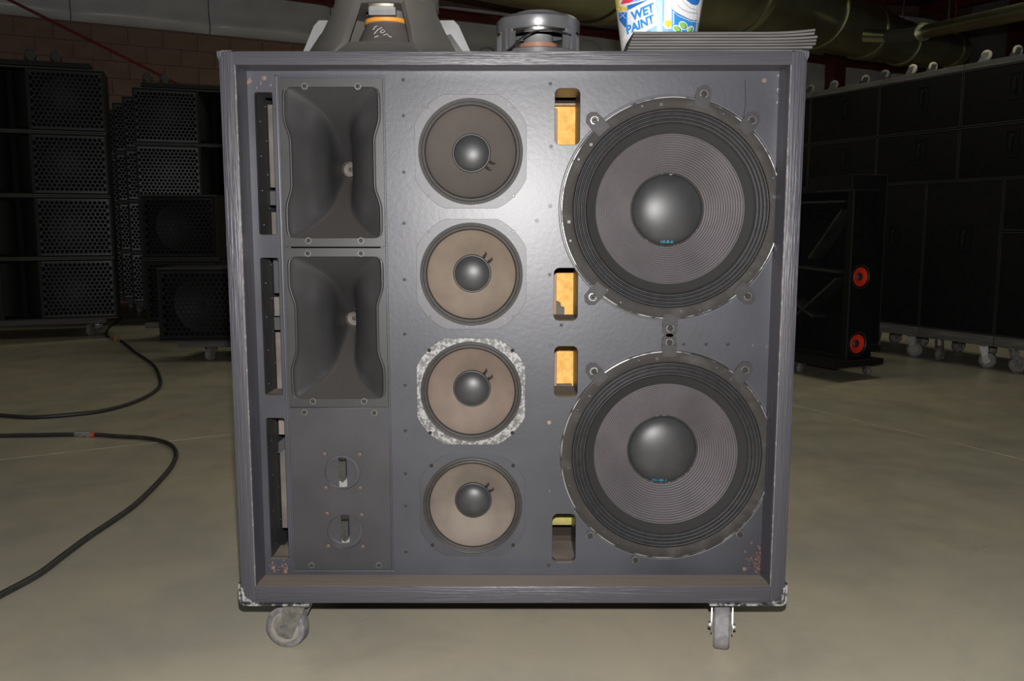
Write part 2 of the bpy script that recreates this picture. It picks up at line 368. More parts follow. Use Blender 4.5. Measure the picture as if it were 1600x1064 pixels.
# joints and cracks of the baffle, shallow raised welts
mb = MB()
mb.box(HX0-.0085, HX0-.0045, BY-.0035, BY, .18, 1.27, .001); mb.box(HX0-.0085, HX1+.004, BY-.0035, BY, 1.2665, 1.27, .001)
mb.box(HX1+.0025, HX1+.0045, BY-.003, BY, .18, 1.268, .0008)
mb.box(HX0-.0085, HX1+.008, BY-.003, BY, .1725, .176, .001)
mb.build('cover_strip', M['paint'], cab)
mb = MB(); pts = [B(1164, 125), B(1165, 160), B(1161, 190)]
mb.tube([(x, BY-.0001, z) for x, z in pts], .0007, 5); mb.build('crack', M['inside'], cab)

def hexhead(mb, x, z, y, r, m=0, ang=0, h=.003, washer=True):
    if washer: mb.lathe([(0, -.0008), (r*1.55, -.0008), (r*1.6, 0)], 20, 'y', (x, y, z), m=1)
    mb.lathe([(0, -h), (r*.6, -h), (r, -h*.6), (r, 0)], 14, 'y', (x, y, z), m=0)
    mb.lathe([(r*.42, -h-.0002), (0, -h-.0002)], 6, 'y', (x, y, z), m=2)
def screw(x, z, y=BY, r=.0035, mats=None, parent=None, name='screw', label=None):
    k = ('s', r, tuple(x_.name for x_ in (mats or [M['screw'], M['plate'], M['inside']])))
    if k not in MESH:
        mb = MB(); hexhead(mb, 0, 0, 0, r, h=r*.75); o = mb.build(name, mats or [M['screw'], M['plate'], M['inside']], parent or cab, smooth=True); MESH[k] = o.data
    else: o = link(name, MESH[k], parent or cab)
    o.location = (x, y, z); o.rotation_euler = (0, random.uniform(0, 6), 0)
    if label: o['label'] = label
    return o
MESH = {}
CH = [M['chip'], M['paint'], M['inside']]; BK = [M['screw'], M['paint'], M['inside']]; RU = [M['rust'], M['plate'], M['inside']]
for py in (125, 181, 269, 349, 437, 522, 602, 673, 740, 790, 862): screw(*B(630+(py-125)*.006, py), r=.0033, mats=BK)
for px, py in ((860, 131), (861, 229), (860, 322), (839, 345), (859, 429), (907, 411), (877, 508), (861, 540), (859, 768), (857, 883), (1068, 538), (1103, 538), (1137, 538), (1177, 539), (1198, 541)):
    screw(*B(px, py), r=.0033, mats=CH if px > 1160 or py in (540, 768) else BK)
screw(*B(858, 660), r=.0027, mats=[M['tan']]*3, label='bare tan screw head')
for px, py in ((1194, 126), (390, 127), (413, 122), (1163, 889), (427, 887), (446, 893)):
    screw(*B(px, py), r=.003, mats=[M['rust']]*3, label='rusty screw head')
# paint worn through to red-brown near the lower corners (low relief flakes)
M['flake'] = mat('worn_primer', (.16, .06, .045), .7, col2=(.07, .045, .045), vscale=200)
def flakes(n, cx, cz, sx, sz, y, m, seed):
    rd = random.Random(seed); mb = MB()
    for _ in range(n):
        x = rd.gauss(cx, sx); z = rd.gauss(cz, sz)
        if abs(x) > W2-SB-.004 or z < ZB+TB+.003 or z > ZT-TT-.003: continue
        a = rd.uniform(.0006, .0024); k = rd.randint(4, 6); ph = rd.uniform(0, 6)
        mb.prism([(x+a*rd.uniform(.6, 1.2)*math.cos(ph+2*PI*i/k), z+a*2*rd.uniform(.6, 1.2)*math.sin(ph+2*PI*i/k)) for i in range(k)], y-.0003, y+.0002)
    return mb.build('worn_paint', m, cab)
flakes(70, .553, .2, .012, .018, BY, M['flake'], 3); flakes(22, -.54, .185, .02, .008, BY, M['rust'], 4)
flakes(26, .566, 1.235, .004, .018, BY, M['castl'], 5); flakes(14, -.553, 1.255, .02, .006, BY, M['rust'], 6)

# ---- slots and ports
def well(name, x0, x1, z0, z1, dep, mwall, mfloor, th=.008, off=None):
    y0, y1 = BY+.016, BY+dep; o = MB()
    o.box(x0-th, x0, y0, y1, z0-th, z1+th, m=0); o.box(x1, x1+th, y0, y1, z0-th, z1+th, m=0); o.box(x0, x1, y0, y1, z1, z1+th, m=0)
    o.box(x0, x1, y0, y1, z0-th, z0, m=1)
    return o.build(name, [mwall, mfloor], cab)
for i, (a, b_, c, d) in enumerate(PORTS):
    p = well('port_lining', a, b_, c, d, .135, M['plate'], M['dusty'])
    y = BY+.145; q = MB()
    if i < 3:
        q.box(a-.02, b_+.03, y+.045, y+.12, c-.05, d-(.02 if i else .012), .004); q.build('foam_block', M['foam'], cab)
        q = MB(); q.box(a-.03, a+.014, y+.02, y+.044, c-.05, d-(.018 if i else .02), .002); q.build('wood_post', M['tan'], cab)
        if i == 0:
            q = MB(); q.box(a-.03, b_+.03, y+.03, y+.044, d-.012, d-.007, .001); q.build('wood_post', M['tan'], cab)
        if i: 
            q = MB(); q.prism([(a-.01, c-.01), (a+.034, c-.01), (a+.034, c+.013), (a+.026, c+.015), (a+.024, c+.024), (a+.016, c+.028), (a+.012, c+.03), (a-.01, c+.03)] if i == 1 else [(a-.01, c-.01), (b_, c-.01), (b_, c-.004), (a-.01, c-.004)], y+.03, y+.044); q.build('wood_scrap', M['grayboard'], cab)
    else:
        q.box(a-.02, b_+.03, y+.002, y+.03, c+.035, c+.062, .004); q.build('foam_block', M['foam2'], cab)
        q = MB(); q.box(a-.02, b_+.03, y+.004, y+.04, c+.064, c+.078, .003); q.build('wood_scrap', M['dusty'], cab)
        q = MB(); q.box(a-.02, b_+.03, y+.010, y+.05, c+.080, c+.089, .002); q.build('wood_scrap', M['grayboard'], cab)
        q = MB(); q.box(a-.02, b_+.03, y+.015, y+.06, c+.0895, c+.100, .003); q.build('foam_block', M['foam2'], cab)
for i, (a, b_, c, d) in enumerate(SLOTS):
    well('slot_lining', a, b_, c, d, .086, M['slot'], M['dusty'])
    y = BY+.095
    def bx(name, m, x0, x1, z0, z1, dy0=0, dy1=.012):
        q = MB(); q.box(x0, x1, y+dy0, y+dy1, z0, z1, .001); q.build(name, m, cab)
    if i == 0:
        bx('back_board', M['grayboard'], a-.0, b_+.03, 1.04, d-.012, .006, .018); bx('wood_strip', M['orange'], b_-.006, b_-.001, 1.105, 1.195, -.002, .005)
        bx('cross_brace', M['slot'], a, b_+.03, 1.0, 1.032, -.002, .004); bx('back_board', M['grayboard'], a, b_+.03, c-.01, .985, .006, .018)
    if i == 1:
        bx('back_board', M['plate'], a, b_+.03, .80, d, .008, .02); bx('back_board', M['grayboard'], a, b_+.03, .748, .792, .004, .018)
        bx('cross_brace', M['slot'], a, b_+.03, .716, .746, -.002, .004); bx('back_board', M['grayboard'], a, b_+.03, c-.01, .71, .006, .018); bx('wood_strip', M['tan'], b_-.006, b_-.001, .64, .70, -.002, .005)
    if i == 2:
        bx('back_board', M['dusty'], a, b_+.03, .468, d-.004, .006, .018)
        q = MB(); q.prism([(a, .425), (b_+.03, .475), (b_+.03, .51), (a, .45)], y-.002, y+.004); q.build('cross_brace', M['slot'], cab)
        bx('back_board', M['grayboard'], a, b_+.03, .24, .452, .008, .018)
    # staples along the slot's inner face
    q = MB(); rd = random.Random(i)
    n = 8
    for k in range(n):
        z = c+.02+(d-c-.04)*k/(n-1); yy = BY+.03+(.05 if k % 2 else 0)+rd.uniform(0, .01)
        q.box(a, a+.0008, yy, yy+.0022, z, z+.002)
    q.build('staple_row', M['steel'], cab)
mb = MB(); mb.box(-W2+SB, W2-SB, .32, .34, ZB+TB, ZT-TT); mb.build('inner_partition', M['inside'], cab)

# ---- horns
def superpt(a, hw, hh, n):
    c, s = math.cos(a), math.sin(a)
    k = (abs(c)**n+abs(s)**n)**(-1/n)      # rectangle-like outline parametrised by angle
    return hw*c*k, hh*s*k
def mouth(hw, hh, n, N_, pin=0):   # outline with waisted long sides
    out = []
    for i in range(N_):
        # even spacing along the outline: angle warped by the aspect
        a = 2*PI*i/N_; x, z = superpt(a, 1, 1, n); X, Z = x*hw, z*hh
        X *= 1-pin*(.5+.5*math.cos(PI*min(1, max(0, (abs(Z)/hh-.28)/.34))))
        out.append((X, Z))
    return out
def horn(zc, hh, label=None):
    xc = (HX0+HX1)/2; hw = .0955; zh = hh-.021; N_ = 128
    top = zh; pl_y = BY-.0045
    outer = [(HX0, zc-hh), (HX1, zc-hh), (HX1, zc+hh), (HX0, zc+hh)]
    m0 = mouth(hw+.004, top+.002, 22, N_, .10)
    m0 = mouth(hw+.0075, top+.002, 22, N_, .12)
    h = panel('horn', [outer, [(xc+x, zc+z) for x, z in m0]], pl_y, BY+.0005, M['horn'], cab, .0007, xc, zc)
    mb = MB(); secs = []; K_ = 30; D_ = .20
    for dx, dy in ((.010, .0006), (.0080, -.0012), (.0060, -.0022), (.004, -.0026)): secs.append([(x, pl_y+dy*min(1, max(0, (1-abs(z)/top)*14)) if dy < 0 else pl_y+dy, z) for x, z in mouth(hw+dx, top+.002, 22, N_, .12)])
    for k in range(K_+1):
        u = (k/K_); d = D_*u**1.35
        s = min(d/.12, 1); ww = .0235+(hw+.004-.0235)*(1-s)**2.3 if d < .12 else .0235+(.0175-.0235)*((d-.12)/(D_-.12))
        hz = .0175+(top+.002-.0175)*(1-d/D_)**1.12
        if d < .012: rr = d/.012; ww -= 0; 
        n = 2+20*(1-min(1, d/D_))**2.2
        pin = .12*max(0, 1-d/.06)
        secs.append([(x, pl_y+.0004-(.0026*min(1, max(0, (1-abs(z)/top)*14)) if k == 0 else 0)+d, z) for x, z in mouth(ww, hz, max(n, 2), N_, pin)])
    vs = [p for s_ in secs for p in s_]
    fs = [(j*N_+i, j*N_+(i+1) % N_, (j+1)*N_+(i+1) % N_, (j+1)*N_+i) for j in range(len(secs)-1) for i in range(N_)]
    mb.add(vs, fs); mb.build('horn_flare', M['horn'], h, smooth='all')
    mb = MB(); mb.lathe([(.0178, D_-.004), (.0165, D_-.005), (.0165, D_+.012), (.006, D_+.014), (0, D_+.004)], 32, 'y', (0, pl_y, 0)); mb.build('throat', M['grayboard'], h, smooth=True)
    return h
h1 = horn((1.264+.908)/2+.0005, (1.264-.909)/2); h2 = horn((.9065+.556)/2, (.9065-.556)/2)
def bolts(parent, pts, zc, mats, r=.0046, name='bolt'):
    xc = (HX0+HX1)/2
    for px, py in pts:
        x, z = B(px, py, BY-.005); screw(x-xc, z-zc, BY-.0045, r, mats, parent, name)
HB = [M['screw'], M['washer'], M['inside']]
bolts(h1, ((476, 135), (559, 135), (482, 376), (564, 376)), h1.location.z, HB)
bolts(h2, ((481, 396), (564, 396), (489, 627), (569, 627)), h2.location.z, HB)
# ---- connector plate
zc = (.553+.18)/2; xc = (HX0+HX1)/2
D1 = B(535, 738, BY-.005); D2 = B(539, 831, BY-.005)
cp = panel('connector_plate', [[(HX0, .18), (HX1, .18), (HX1, .5545), (HX0, .5545)], circle(*D1, .0395), circle(*D2, .0395)], BY-.0045, BY-.0002, M['plate'], cab, .0006, xc, zc)
bolts(cp, ((476, 644), (585, 645), (487, 883), (592, 883)), zc, HB, .0046)
for (cx, cz), dx in ((D1, 0), (D2, .001)):
    mb = MB(); ox, oz = cx-xc, cz-zc; y = BY-.0035
    # recessed disc with a slot, a bar handle across it, pale base of the slot
    me_l = circle(ox, oz, .0385, 48)
    sl = [(ox-.0088, oz-.036), (ox+.0088, oz-.036), (ox+.0088, oz+.0365), (ox-.0088, oz+.0365)]
    rc = panel('connector', [me_l, sl], y+.0045, y+.0065, M['plate'], cp, 0, ox, oz)
    q = MB(); q.box(-.0088, .0088, y+.011, y+.013, -.036, .0365, m=0); q.box(-.0088, .0088, y+.0052, y+.0078, -.0358, -.012, m=1)
    q.build('slot_base', [M['inside'], M['castl']], rc)
    q = MB(); q.prism([(-.0078, .024), (-.005, .027), (0, .0255), (.006, .027), (.0082, .024), (.0082, -.015), (.001, -.0215), (-.0074, -.016)], y-.006, y+.011); q.box(-.001, .0003, y-.0068, y-.006, -.018, .0235)
    q.build('bar_handle', M['screw'], rc, smooth=True)
    q = MB(); q.lathe([(.0393, -.001), (.0393, .012)], 48, 'y', (0, BY-.002, 0)); q.build('socket_wall', M['grayboard'], rc, smooth=True)
for px, py in ((507, 709), (562, 710), (509, 762), (563, 762), (511, 802), (565, 804), (513, 853), (567, 854)):
    x, z = B(px, py, BY-.005); screw(x-xc, z-zc, BY-.0045, .0040, RU, cp, 'bolt')

# ---- mid-range drivers
def midframe(half, rad, n=72):
    p = []
    for i in range(n):
        a = 2*PI*i/n; p.append((max(-half, min(half, rad*math.cos(a))), max(-half, min(half, rad*math.sin(a)))))
    return p
def mid(cx, cz, cone, fm_, tx, fr=.1195, thick=.0022, label=None):
    o = panel('midrange_driver', [[(cx+a, cz+b_) for a, b_ in midframe(fr, .1325)], circle(cx, cz, .1115)], BY-thick, BY+.0001, fm_, cab, .0005, cx, cz)
    if label: o['label'] = label
    yb = BY-thick
    mb = MB(); pr = [(.1118, .002), (.1115, -.0016), (.1095, -.002)]
    for k in range(13):      # double half roll
        t = k/12; r = .1093-.0125*t; pr.append((r, -.0008-.0028*abs(math.sin(2*PI*t))+.004*t))
    pr += [(.0960, .0042)]
    mb.lathe(pr, 88, 'y', (0, yb, 0)); mb.build('surround', M['midsur'], o, smooth='all')
    mb = MB(); pr = []
    for k in range(20):
        t = k/19; r = .0962+(.0385-.0962)*t; pr.append((r, .0042+.040*(t**.86)))
    mb.lathe(pr, 80, 'y', (0, yb, 0)); mb.build('cone', cone, o, smooth='all')
    mb = MB(); yc = yb+.038; pr = [(.0425, .0035), (.041, -.001), (.0395, -.0015)]
    for k in range(15):
        t = k/14*PI/2; pr.append((.039*math.cos(t), -.001-.0165*math.sin(t)))
    mb.lathe(pr, 64, 'y', (0, yc, 0)); mb.build('dust_cap', M['cap'], o, smooth='all')
    mb = MB()
    for a in tx:      # tinsel lead terminals on the cone
        r = .049; mb.tube([(r*math.cos(a)*.93, yc-.004, r*math.sin(a)*.93), (r*math.cos(a), yc-.007, r*math.sin(a)), (r*1.1*math.cos(a), yc-.007, r*1.1*math.sin(a)), (r*1.16*math.cos(a+.06), yc-.010, r*1.16*math.sin(a+.06))], [.0035, .003, .0022, .0012], 6)
    mb.build('lead_terminal', M['inside'], o, smooth='all')
    for sx in (-1, 1):
        for sz in (-1, 1): screw(sx*.0915, sz*.0925, yb, .0026, [M['chip'], M['midframe'], M['inside']] if fm_ is M['midframe'] else [M['inside']]*3, o, 'bolt')
    return o
mid(*MIDS[0], M['cone1'], M['midframe'], (-.75, -.45), label='dark grey-brown midrange driver')
mid(*MIDS[1], M['cone2'], M['midframe'], (.95, .62), label='tan midrange driver')
mid(*MIDS[2], M['cone3'], M['speckle'], (.9, .55), thick=.004, label='midrange driver with a bare speckled metal gasket')
mid(*MIDS[3], M['cone4'], M['paint'], (.85, .55), thick=.0012, fr=.118, label='faded brown midrange driver')

# ---- woofers
def woofer(cx, cz, clamps, cdep, text, txz, seed):
    mb = MB(); mb.lathe([(.2125, .006), (.2125, -.0045), (.215, -.006), (.233, -.006), (.2365, -.0045), (.2375, .0005)], 128, 'y', (0, BY, 0))
    o = mb.build('woofer', M['gasket'], cab, smooth=True, loc=(cx, 0, cz)); y = BY-.006
    rd = random.Random(seed)
    mb = MB(); mb.lathe([(.2345, -.0002), (.2362, -.0007), (.2376, .001), (.2378, .003)], 160, 'y', (0, y, 0)); mb.build('bare_rim', M['rim'], o, smooth='all')
    # outer rebate edge of the baffle round the frame
    mb = MB(); mb.lathe([(.2400, 0), (.2412, -.0022), (.2424, 0)], 128, 'y', (0, BY, 0)); mb.build('rebate_lip', M['edge'] if False else M['midframe'], o, smooth='all')
    mb = MB(); pr = [(.2128, .001)]
    nr = 4; n = nr*12
    for k in range(n+1):
        t = k/n; r = .2125-.031*t; pr.append((r, .008+.003*t-.0085*abs(math.sin(PI*nr*t))))
    for k in range(1, 9): t = k/8; pr.append((.1815-.020*t, .011+.0060*t))
    mb.lathe(pr, 144, 'y', (0, y, 0), ms=[0]*(len(pr)-9)+[1]*8); mb.build('surround', [M['surround'], M['surround_flat']], o, smooth='all')
    mb = MB(); pr = []; nr = 17; n = nr*8
    for k in range(n+1):
        t = k/n; r = .162-.082*t; pr.append((r, .0165+(cdep-.0165)*t**.92-.0065*abs(math.sin(PI*nr*t))))
    mb.lathe(pr, 160, 'y', (0, y, 0)); mb.build('cone', M['cone'], o, smooth='all')
    mb = MB(); pr = [(.0815, cdep+.001), (.0805, cdep-.0026), (.0790, cdep-.003), (.0775, cdep-.0018)]
    for k in range(21):
        t = k/20*PI/2; pr.append((.0775*math.cos(t), cdep-.0012-.027*math.sin(t)))
    mb.lathe(pr, 96, 'y', (0, y, 0), ms=[1, 1, 1]+[0]*21); mb.build('dust_cap', [M['cap'], M['gasket']], o, smooth='all')
    # chips of bare glue along the cap's edge
    mb = MB(); spots = [rd.uniform(PI*1.3, PI*1.9) for _ in range(16)]+[rd.uniform(1.3, 1.7) for _ in range(3)]
    for a in spots:
        r = .0796; dl = rd.uniform(.01, .045); mb.tube([(r*math.cos(a+dl*q), y+cdep-.0034, r*math.sin(a+dl*q)) for q in (0, 1, 2)], rd.uniform(.0004, .0009), 5)
    mb.build('glue_edge', M['chip'], o, smooth='all')
    # frame holes and notches
    mb = MB()
    for k in range(8):
        a = 2*PI*k/8+.3; mb.lathe([(0, -.0012), (.0028, -.0012), (.0042, 0)], 10, 'y', (.2265*math.cos(a), y, .2265*math.sin(a)))
    for k in range(8):
        a = 2*PI*k/8+.12; mb.box(.2215*math.cos(a)-.003, .2215*math.cos(a)+.003, y-.0008, y+.0005, .2215*math.sin(a)-.003, .2215*math.sin(a)+.003)
    mb.build('frame_hole', M['plate'], o)
    for (px, py, kind) in clamps:
        bx_, bz = B(px, py, BY-.006); dx, dz = bx_-cx, bz-cz; a = math.atan2(dz, dx); d = math.hypot(dx, dz)
        q = MB(); y0 = -.0035
        if kind == 0:
            q.prism([(-.032, -.0155), (-.032, .0155), (-.012, .0165), (-.012, -.0165)], -.0085, -.0059, m=0)      # lip over the frame
            q.prism([(-.012, -.0165), (-.012, .0165), (-.006, .0165), (-.006, -.0165)], -.0085, -.001, m=0)
            q.prism([(-.006, -.0165), (-.006, .0165), (.010, .0155), (.019, .005), (.019, -.005), (.010, -.0155)], -.0045, 0, m=0)
        q.lathe([(0, -.0068), (.0090, -.0066), (.0093, -.0050)], 20, 'y', (0, 0, 0), m=1)
        q.lathe([(0, -.0115), (.0042, -.0115), (.0062, -.0095), (.0064, -.0060)], 16, 'y', (0, 0, 0), m=2)
        q.lathe([(.003, -.0118), (0, -.0118)], 6, 'y', (0, 0, 0), m=3)
        q.build('clamp', [M['clampm'], M['chip'] if px in (928, 929, 926) else M['washer'], M['screw'], M['inside']], o, smooth=True, loc=(dx, BY, dz)).rotation_euler = (0, -a, 0)
    fc = bpy.data.curves.new('t', 'FONT'); fc.body = text; fc.size = .011; fc.align_x = 'CENTER'; fc.extrude = .0002
    t = bpy.data.objects.new('t', fc); COL.objects.link(t); me = bpy.data.meshes.new_from_object(t.evaluated_get(bpy.context.evaluated_depsgraph_get())); bpy.data.objects.remove(t)
    for v in me.vertices:
        X, Z = v.co.x+txz[0], v.co.y*.8+txz[1]; rr = math.hypot(X, Z)/.0775; yy = cdep-.0012-.027*math.sqrt(max(0, 1-rr*rr))
        v.co = Vector((X, y+yy-.0006-(v.co.z), Z))
    me.materials.clear(); me.materials.append(M['cyan']); link('date_mark', me, o)
    if seed == 2:
        mb = MB(); mb.tube([(.004+.0055*math.cos(a), y+cdep-.0095+.0012*math.sin(a), .0655+.0024*math.sin(a)-.002*math.cos(a)) for a in [2*PI*i/12 for i in range(13)]], .0008, 5); mb.build('white_mark', M['chalk'], o)
    else:
        mb = MB(); mb.tube([(.006+.003*math.cos(a), y+cdep-.0045, .0755+.0016*math.sin(a)) for a in [2*PI*i/10 for i in range(11)]], .0006, 5); mb.build('white_mark', M['chalk'], o)
    return o
woofer(*WOOF[0], [(1100, 147, 0), (929, 188, 0), (1175, 188, 0), (926, 464, 0), (1168, 463, 0), (1047, 513, 0)], .056, '10-8-6', (-.001, -.073), 1)
woofer(*WOOF[1], [(1046, 535, 0), (928, 580, 0), (1164, 578, 0), (922, 837, 1), (1156, 835, 1), (993, 875, 1)], .064, '02-08-1', (-.006, -.0735), 2)

# ---- corner brackets and casters of the cabinet
def bracket(sx):
    mb = MB(); th = .004; x0 = sx*(W2+.0035); pts = []
    Lx = .155 if sx < 0 else .17
    out = [(x0, ZB+.048)]
    for i in range(7):
        a = i/6*PI/2; out.append((x0-sx*.014*(1-math.cos(a)), ZB-.0035+.014*(1-math.sin(a))))
    out.append((x0-sx*Lx, ZB-.0035))
    inn = [(x0-sx*Lx, ZB+.0005)]
    for i in range(7):
        a = (6-i)/6*PI/2; inn.append((x0-sx*(.0035+.0105*(1-math.cos(a))), ZB+.0005+.0105*(1-math.sin(a))))
    inn.append((x0-sx*.0035, ZB+.048))
    mb.prism(out+inn, -.006, .13)
    # face plates lapping the frame front
    mb.prism([(x0-sx*.0035, ZB+.040), (x0-sx*.010, ZB+.034), (x0-sx*.012, ZB+.017), (x0-sx*.024, ZB+.008), (x0-sx*.034, ZB+.006), (x0-sx*.034, ZB), (x0-sx*.008, ZB+.004)], -.0035, -.001)
    return mb.build('corner_bracket', M['bracket'], cab)
bracket(-1); bracket(1)
for sx in (-1, 1):
    mb = MB(); x0 = sx*(W2+.002)
    mb.prism([(x0, ZT-.010), (x0, ZT-.002), (x0-sx*.012, ZT+.0003), (x0-sx*.032, ZT+.0002), (x0-sx*.03, ZT-.001), (x0-sx*.011, ZT-.004), (x0-sx*.004, ZT-.022)], -.005, .04)
    mb.build('corner_bracket', M['paint_v'], cab)
def caster(name, parent, x, y, r, wd, rot, H, side=True, mats=None):
    """swivel caster: plate and fork mesh, wheel as child. H = mounting height, contact point under (x, y)"""
    mw, mh, ms = mats or (M['rubberd'], M['hubm'], M['steel'])
    e = Matrix.Rotation(rot, 4, 'Z')
    mb = MB(); mb.X = e      # wheel axis along local y, trail along local x
    mb.box(-.02, .075, -.045, .045, H-.004, H-.0005, .001)
    mb.lathe([(0, H-.004), (.024, H-.004), (.026, H-.012), (.020, H-.016), (0, H-.016)], 20, 'z', (.032, 0, 0))
    for s in (-1, 1):
        y0 = s*(wd/2+.0035); y1 = s*(wd/2+.0065)
        mb.prism([(.004, H-.014), (.056, H-.014), (.050, H-.03), (.020, r-.018), (.008, r-.021), (-.016, r-.012), (-.018, r+.004), (-.006, r+.018)], y0, y1)
        mb.lathe([(0, s*.0065), (.007, s*.0065), (.0085, s*.001), (.0085, 0)], 8, 'y', (0, y1, r))
    mb.box(.004, .056, -wd/2-.0065, wd/2+.0065, H-.016, H-.0125)
    c = mb.build(name, ms, parent, smooth=True, loc=(x, y, 0))
    mb = MB(); mb.X = e; w2 = wd/2
    pr = [(.010, -w2*.9), (.026, -w2*.8), (.030, -w2*.62), (.036*r/.05, -w2*.66), (.0375*r/.05, -w2), (r-.006, -w2), (r-.001, -w2*.8), (r, -w2*.5), (r, w2*.5), (r-.001, w2*.8), (r-.006, w2), (.0375*r/.05, w2), (.036*r/.05, w2*.66), (.030, w2*.62), (.026, w2*.8), (.010, w2*.9)]
    if r < .045: pr = [(a*r/.05 if i in (0, 1, 2, 13, 14, 15) else a, b_) for i, (a, b_) in enumerate(pr)]
    mb.lathe(pr, 40, 'y', (0, 0, r), ms=[1, 1, 1, 1]+[0]*7+[1, 1, 1, 1])
    mb.build('wheel', [mw, mh], c, smooth=True)
    return c
caster('caster', cab, -.515, .058, .0485, .032, R(-14), ZB-.004, mats=(M['rubberd'], M['hubm'], M['steel']))
caster('caster', cab, .476, .050, .051, .036, R(90-14), ZB-.004, mats=(M['rubber'], M['hubm'], M['steel']))
caster('caster', cab, -.47, .64, .05, .034, R(40), ZB); caster('caster', cab, .47, .64, .05, .034, R(60), ZB)

# ================================================================== ON TOP OF THE CABINET
# large loose woofer lying face down
zt = ZT+.0005
wf = thing('loose_woofer', 'large loose woofer lying face down, cast frame and orange coil ring, on the cabinet top', 'loudspeaker driver', (-.297, .31, zt))
mb = MB(); mb.lathe([(.195, .0), (.225, .0), (.225, .010), (.215, .014), (.19, .026), (.166, .048), (.158, .046), (.18, .02), (.195, .008), (.195, 0)], 96, 'z'); mb.build('frame_ring', M['cast'], wf, smooth=True)
mb = MB(); mb.lathe([(.192, .004), (.135, .032), (.072, .070), (.049, .117)], 72, 'z'); mb.build('cone', M['coneback'], wf, smooth='all')
mb = MB(); mb.lathe([(.049, .115), (.053, .117), (.053, .125), (.049, .127)], 64, 'z'); mb.build('coil_former', M['copper'], wf, smooth=True)
mb = MB(); mb.lathe([(.038, .122), (.044, .122), (.044, .150), (.038, .150)], 48, 'z', m=0); mb.build('gap_ring', M['castl'], wf, smooth=True)
def leg(ang, wi, wo, m='cast'):
    q = MB(); q.X = Matrix.Rotation(ang, 4, 'Z'); prof = [(.116, .155, wi), (.126, .128, wi*1.02), (.146, .088, wi*1.15), (.168, .048, wi*1.4), (.192, .020, wo), (.212, .012, wo*1.05)]
    vs = []
    for r_, z, w_ in prof:
        for t_, k in ((0, .6), (0, -.6)): pass
        for (dr, dw) in ((0, -1), (.004, -.8), (.004, .8), (0, 1), (-.014, .95), (-.014, -.95)): vs.append((r_+dr, dw*w_, z+dr*.6))
    fs = [(j*6+i, j*6+(i+1) % 6, (j+1)*6+(i+1) % 6, (j+1)*6+i) for j in range(len(prof)-1) for i in range(6)]+[tuple(range(6)), tuple(30+i for i in range(6))]
    q.add(vs, fs); return q.build('frame_leg', M[m], wf, smooth=True)
for a in (-90-46, -90+46, -90-46-90, -90+46+90): leg(R(a), .045, .056)
for s in (-1, 1):      # flat side ears of the frame
    q = MB(); q.prism([(s*.10, .124), (s*.158, .124), (s*.170, .112), (s*.214, .016), (s*.18, .012), (s*.150, .07), (s*.11, .09)], -.02, -.006); q.build('side_ear', M['castl'], wf)
    q = MB(); q.prism([(s*.142, .088), (s*.152, .090), (s*.205, .016), (s*.19, .014)], -.034, -.021); q.build('side_rib', M['chrome'], wf)
mb = MB(); mb.lathe([(.05, .142), (.116, .142), (.122, .147), (.122, .192), (.118, .197), (0, .197)], 80, 'z'); mb.build('magnet', M['cast'], wf, smooth=True)
mb = MB(); mb.lathe([(.075, .136), (.104, .137), (.106, .142)], 30, 'z', a0=R(-90-16), a1=R(-90+16)); mb.build('polished_edge', M['chrome'], wf, smooth=True)
mb = MB(); mb.box(-.031, .031, -.088, -.070, .121, .139, .002); mb.build('gap_block', M['castl'], wf)
mb = MB(); rd = random.Random(5)      # chalk scribble on the cone
def conept(x, z):
    t = (.117-z)/(.117-.070); r_ = .049+.023*t+.0018; return (x, -math.sqrt(max(r_*r_-x*x, 0)), z)
for st in (((-.030, .079), (-.024, .086), (-.018, .088)), ((-.026, .068), (-.016, .078), (-.004, .084)), ((-.008, .072), (-.001, .079), (.006, .074), (.0, .070), (-.008, .072)), ((-.024, .060), (-.012, .063)), ((.002, .064), (.012, .068), (.018, .062), (.026, .060))):
    mb.tube([conept(x*.8-.002, z+.016) for x, z in st], .0007, 5)
mb.build('chalk_marks', M['chalk'], wf)

# smaller loose driver
md = thing('loose_driver', 'smaller loose driver lying face down with round steel housing and loose black wires', 'loudspeaker driver', (.058, .235, zt))
mb = MB(); mb.lathe([(.10, 0), (.128, 0), (.130, .006), (.112, .012), (.10, .022), (.10, .034), (.096, .036), (.094, .020), (.10, 0)], 80, 'z'); mb.build('frame_ring', M['ferr'], md, smooth=True)
mb = MB(); mb.lathe([(.070, .078), (.093, .078), (.095, .081), (.095, .104), (.088, .111), (.064, .114), (.058, .116), (.056, .122), (.05, .124), (0, .126)], 80, 'z'); mb.build('magnet_cover', M['ferr'], md, smooth=True)
mb = MB(); mb.lathe([(.066, .0735), (.0915, .0735), (.0925, .0785)], 60, 'z'); mb.build('polished_edge', M['chrome'], md, smooth=True)
for a in (-90-50, -90+50, 20, 160, 90):
    q = MB(); q.X = Matrix.Rotation(R(a), 4, 'Z'); q.box(.080, .096, -.016, .016, .03, .080, .003); q.box(.094, .099, -.004, .004, .03, .080, .0015); q.build('housing_post', M['ferr'], md, smooth=True)
mb = MB(); mb.lathe([(.09, .02), (.06, .034), (.034, .046), (.034, .075)], 48, 'z'); mb.build('cone', M['castl'], md, smooth='all')
mb = MB(); mb.lathe([(.036, .040), (.045, .040), (.045, .056), (.034, .057)], 48, 'z'); mb.build('coil_former', M['copper2'], md, smooth=True)
mb = MB()
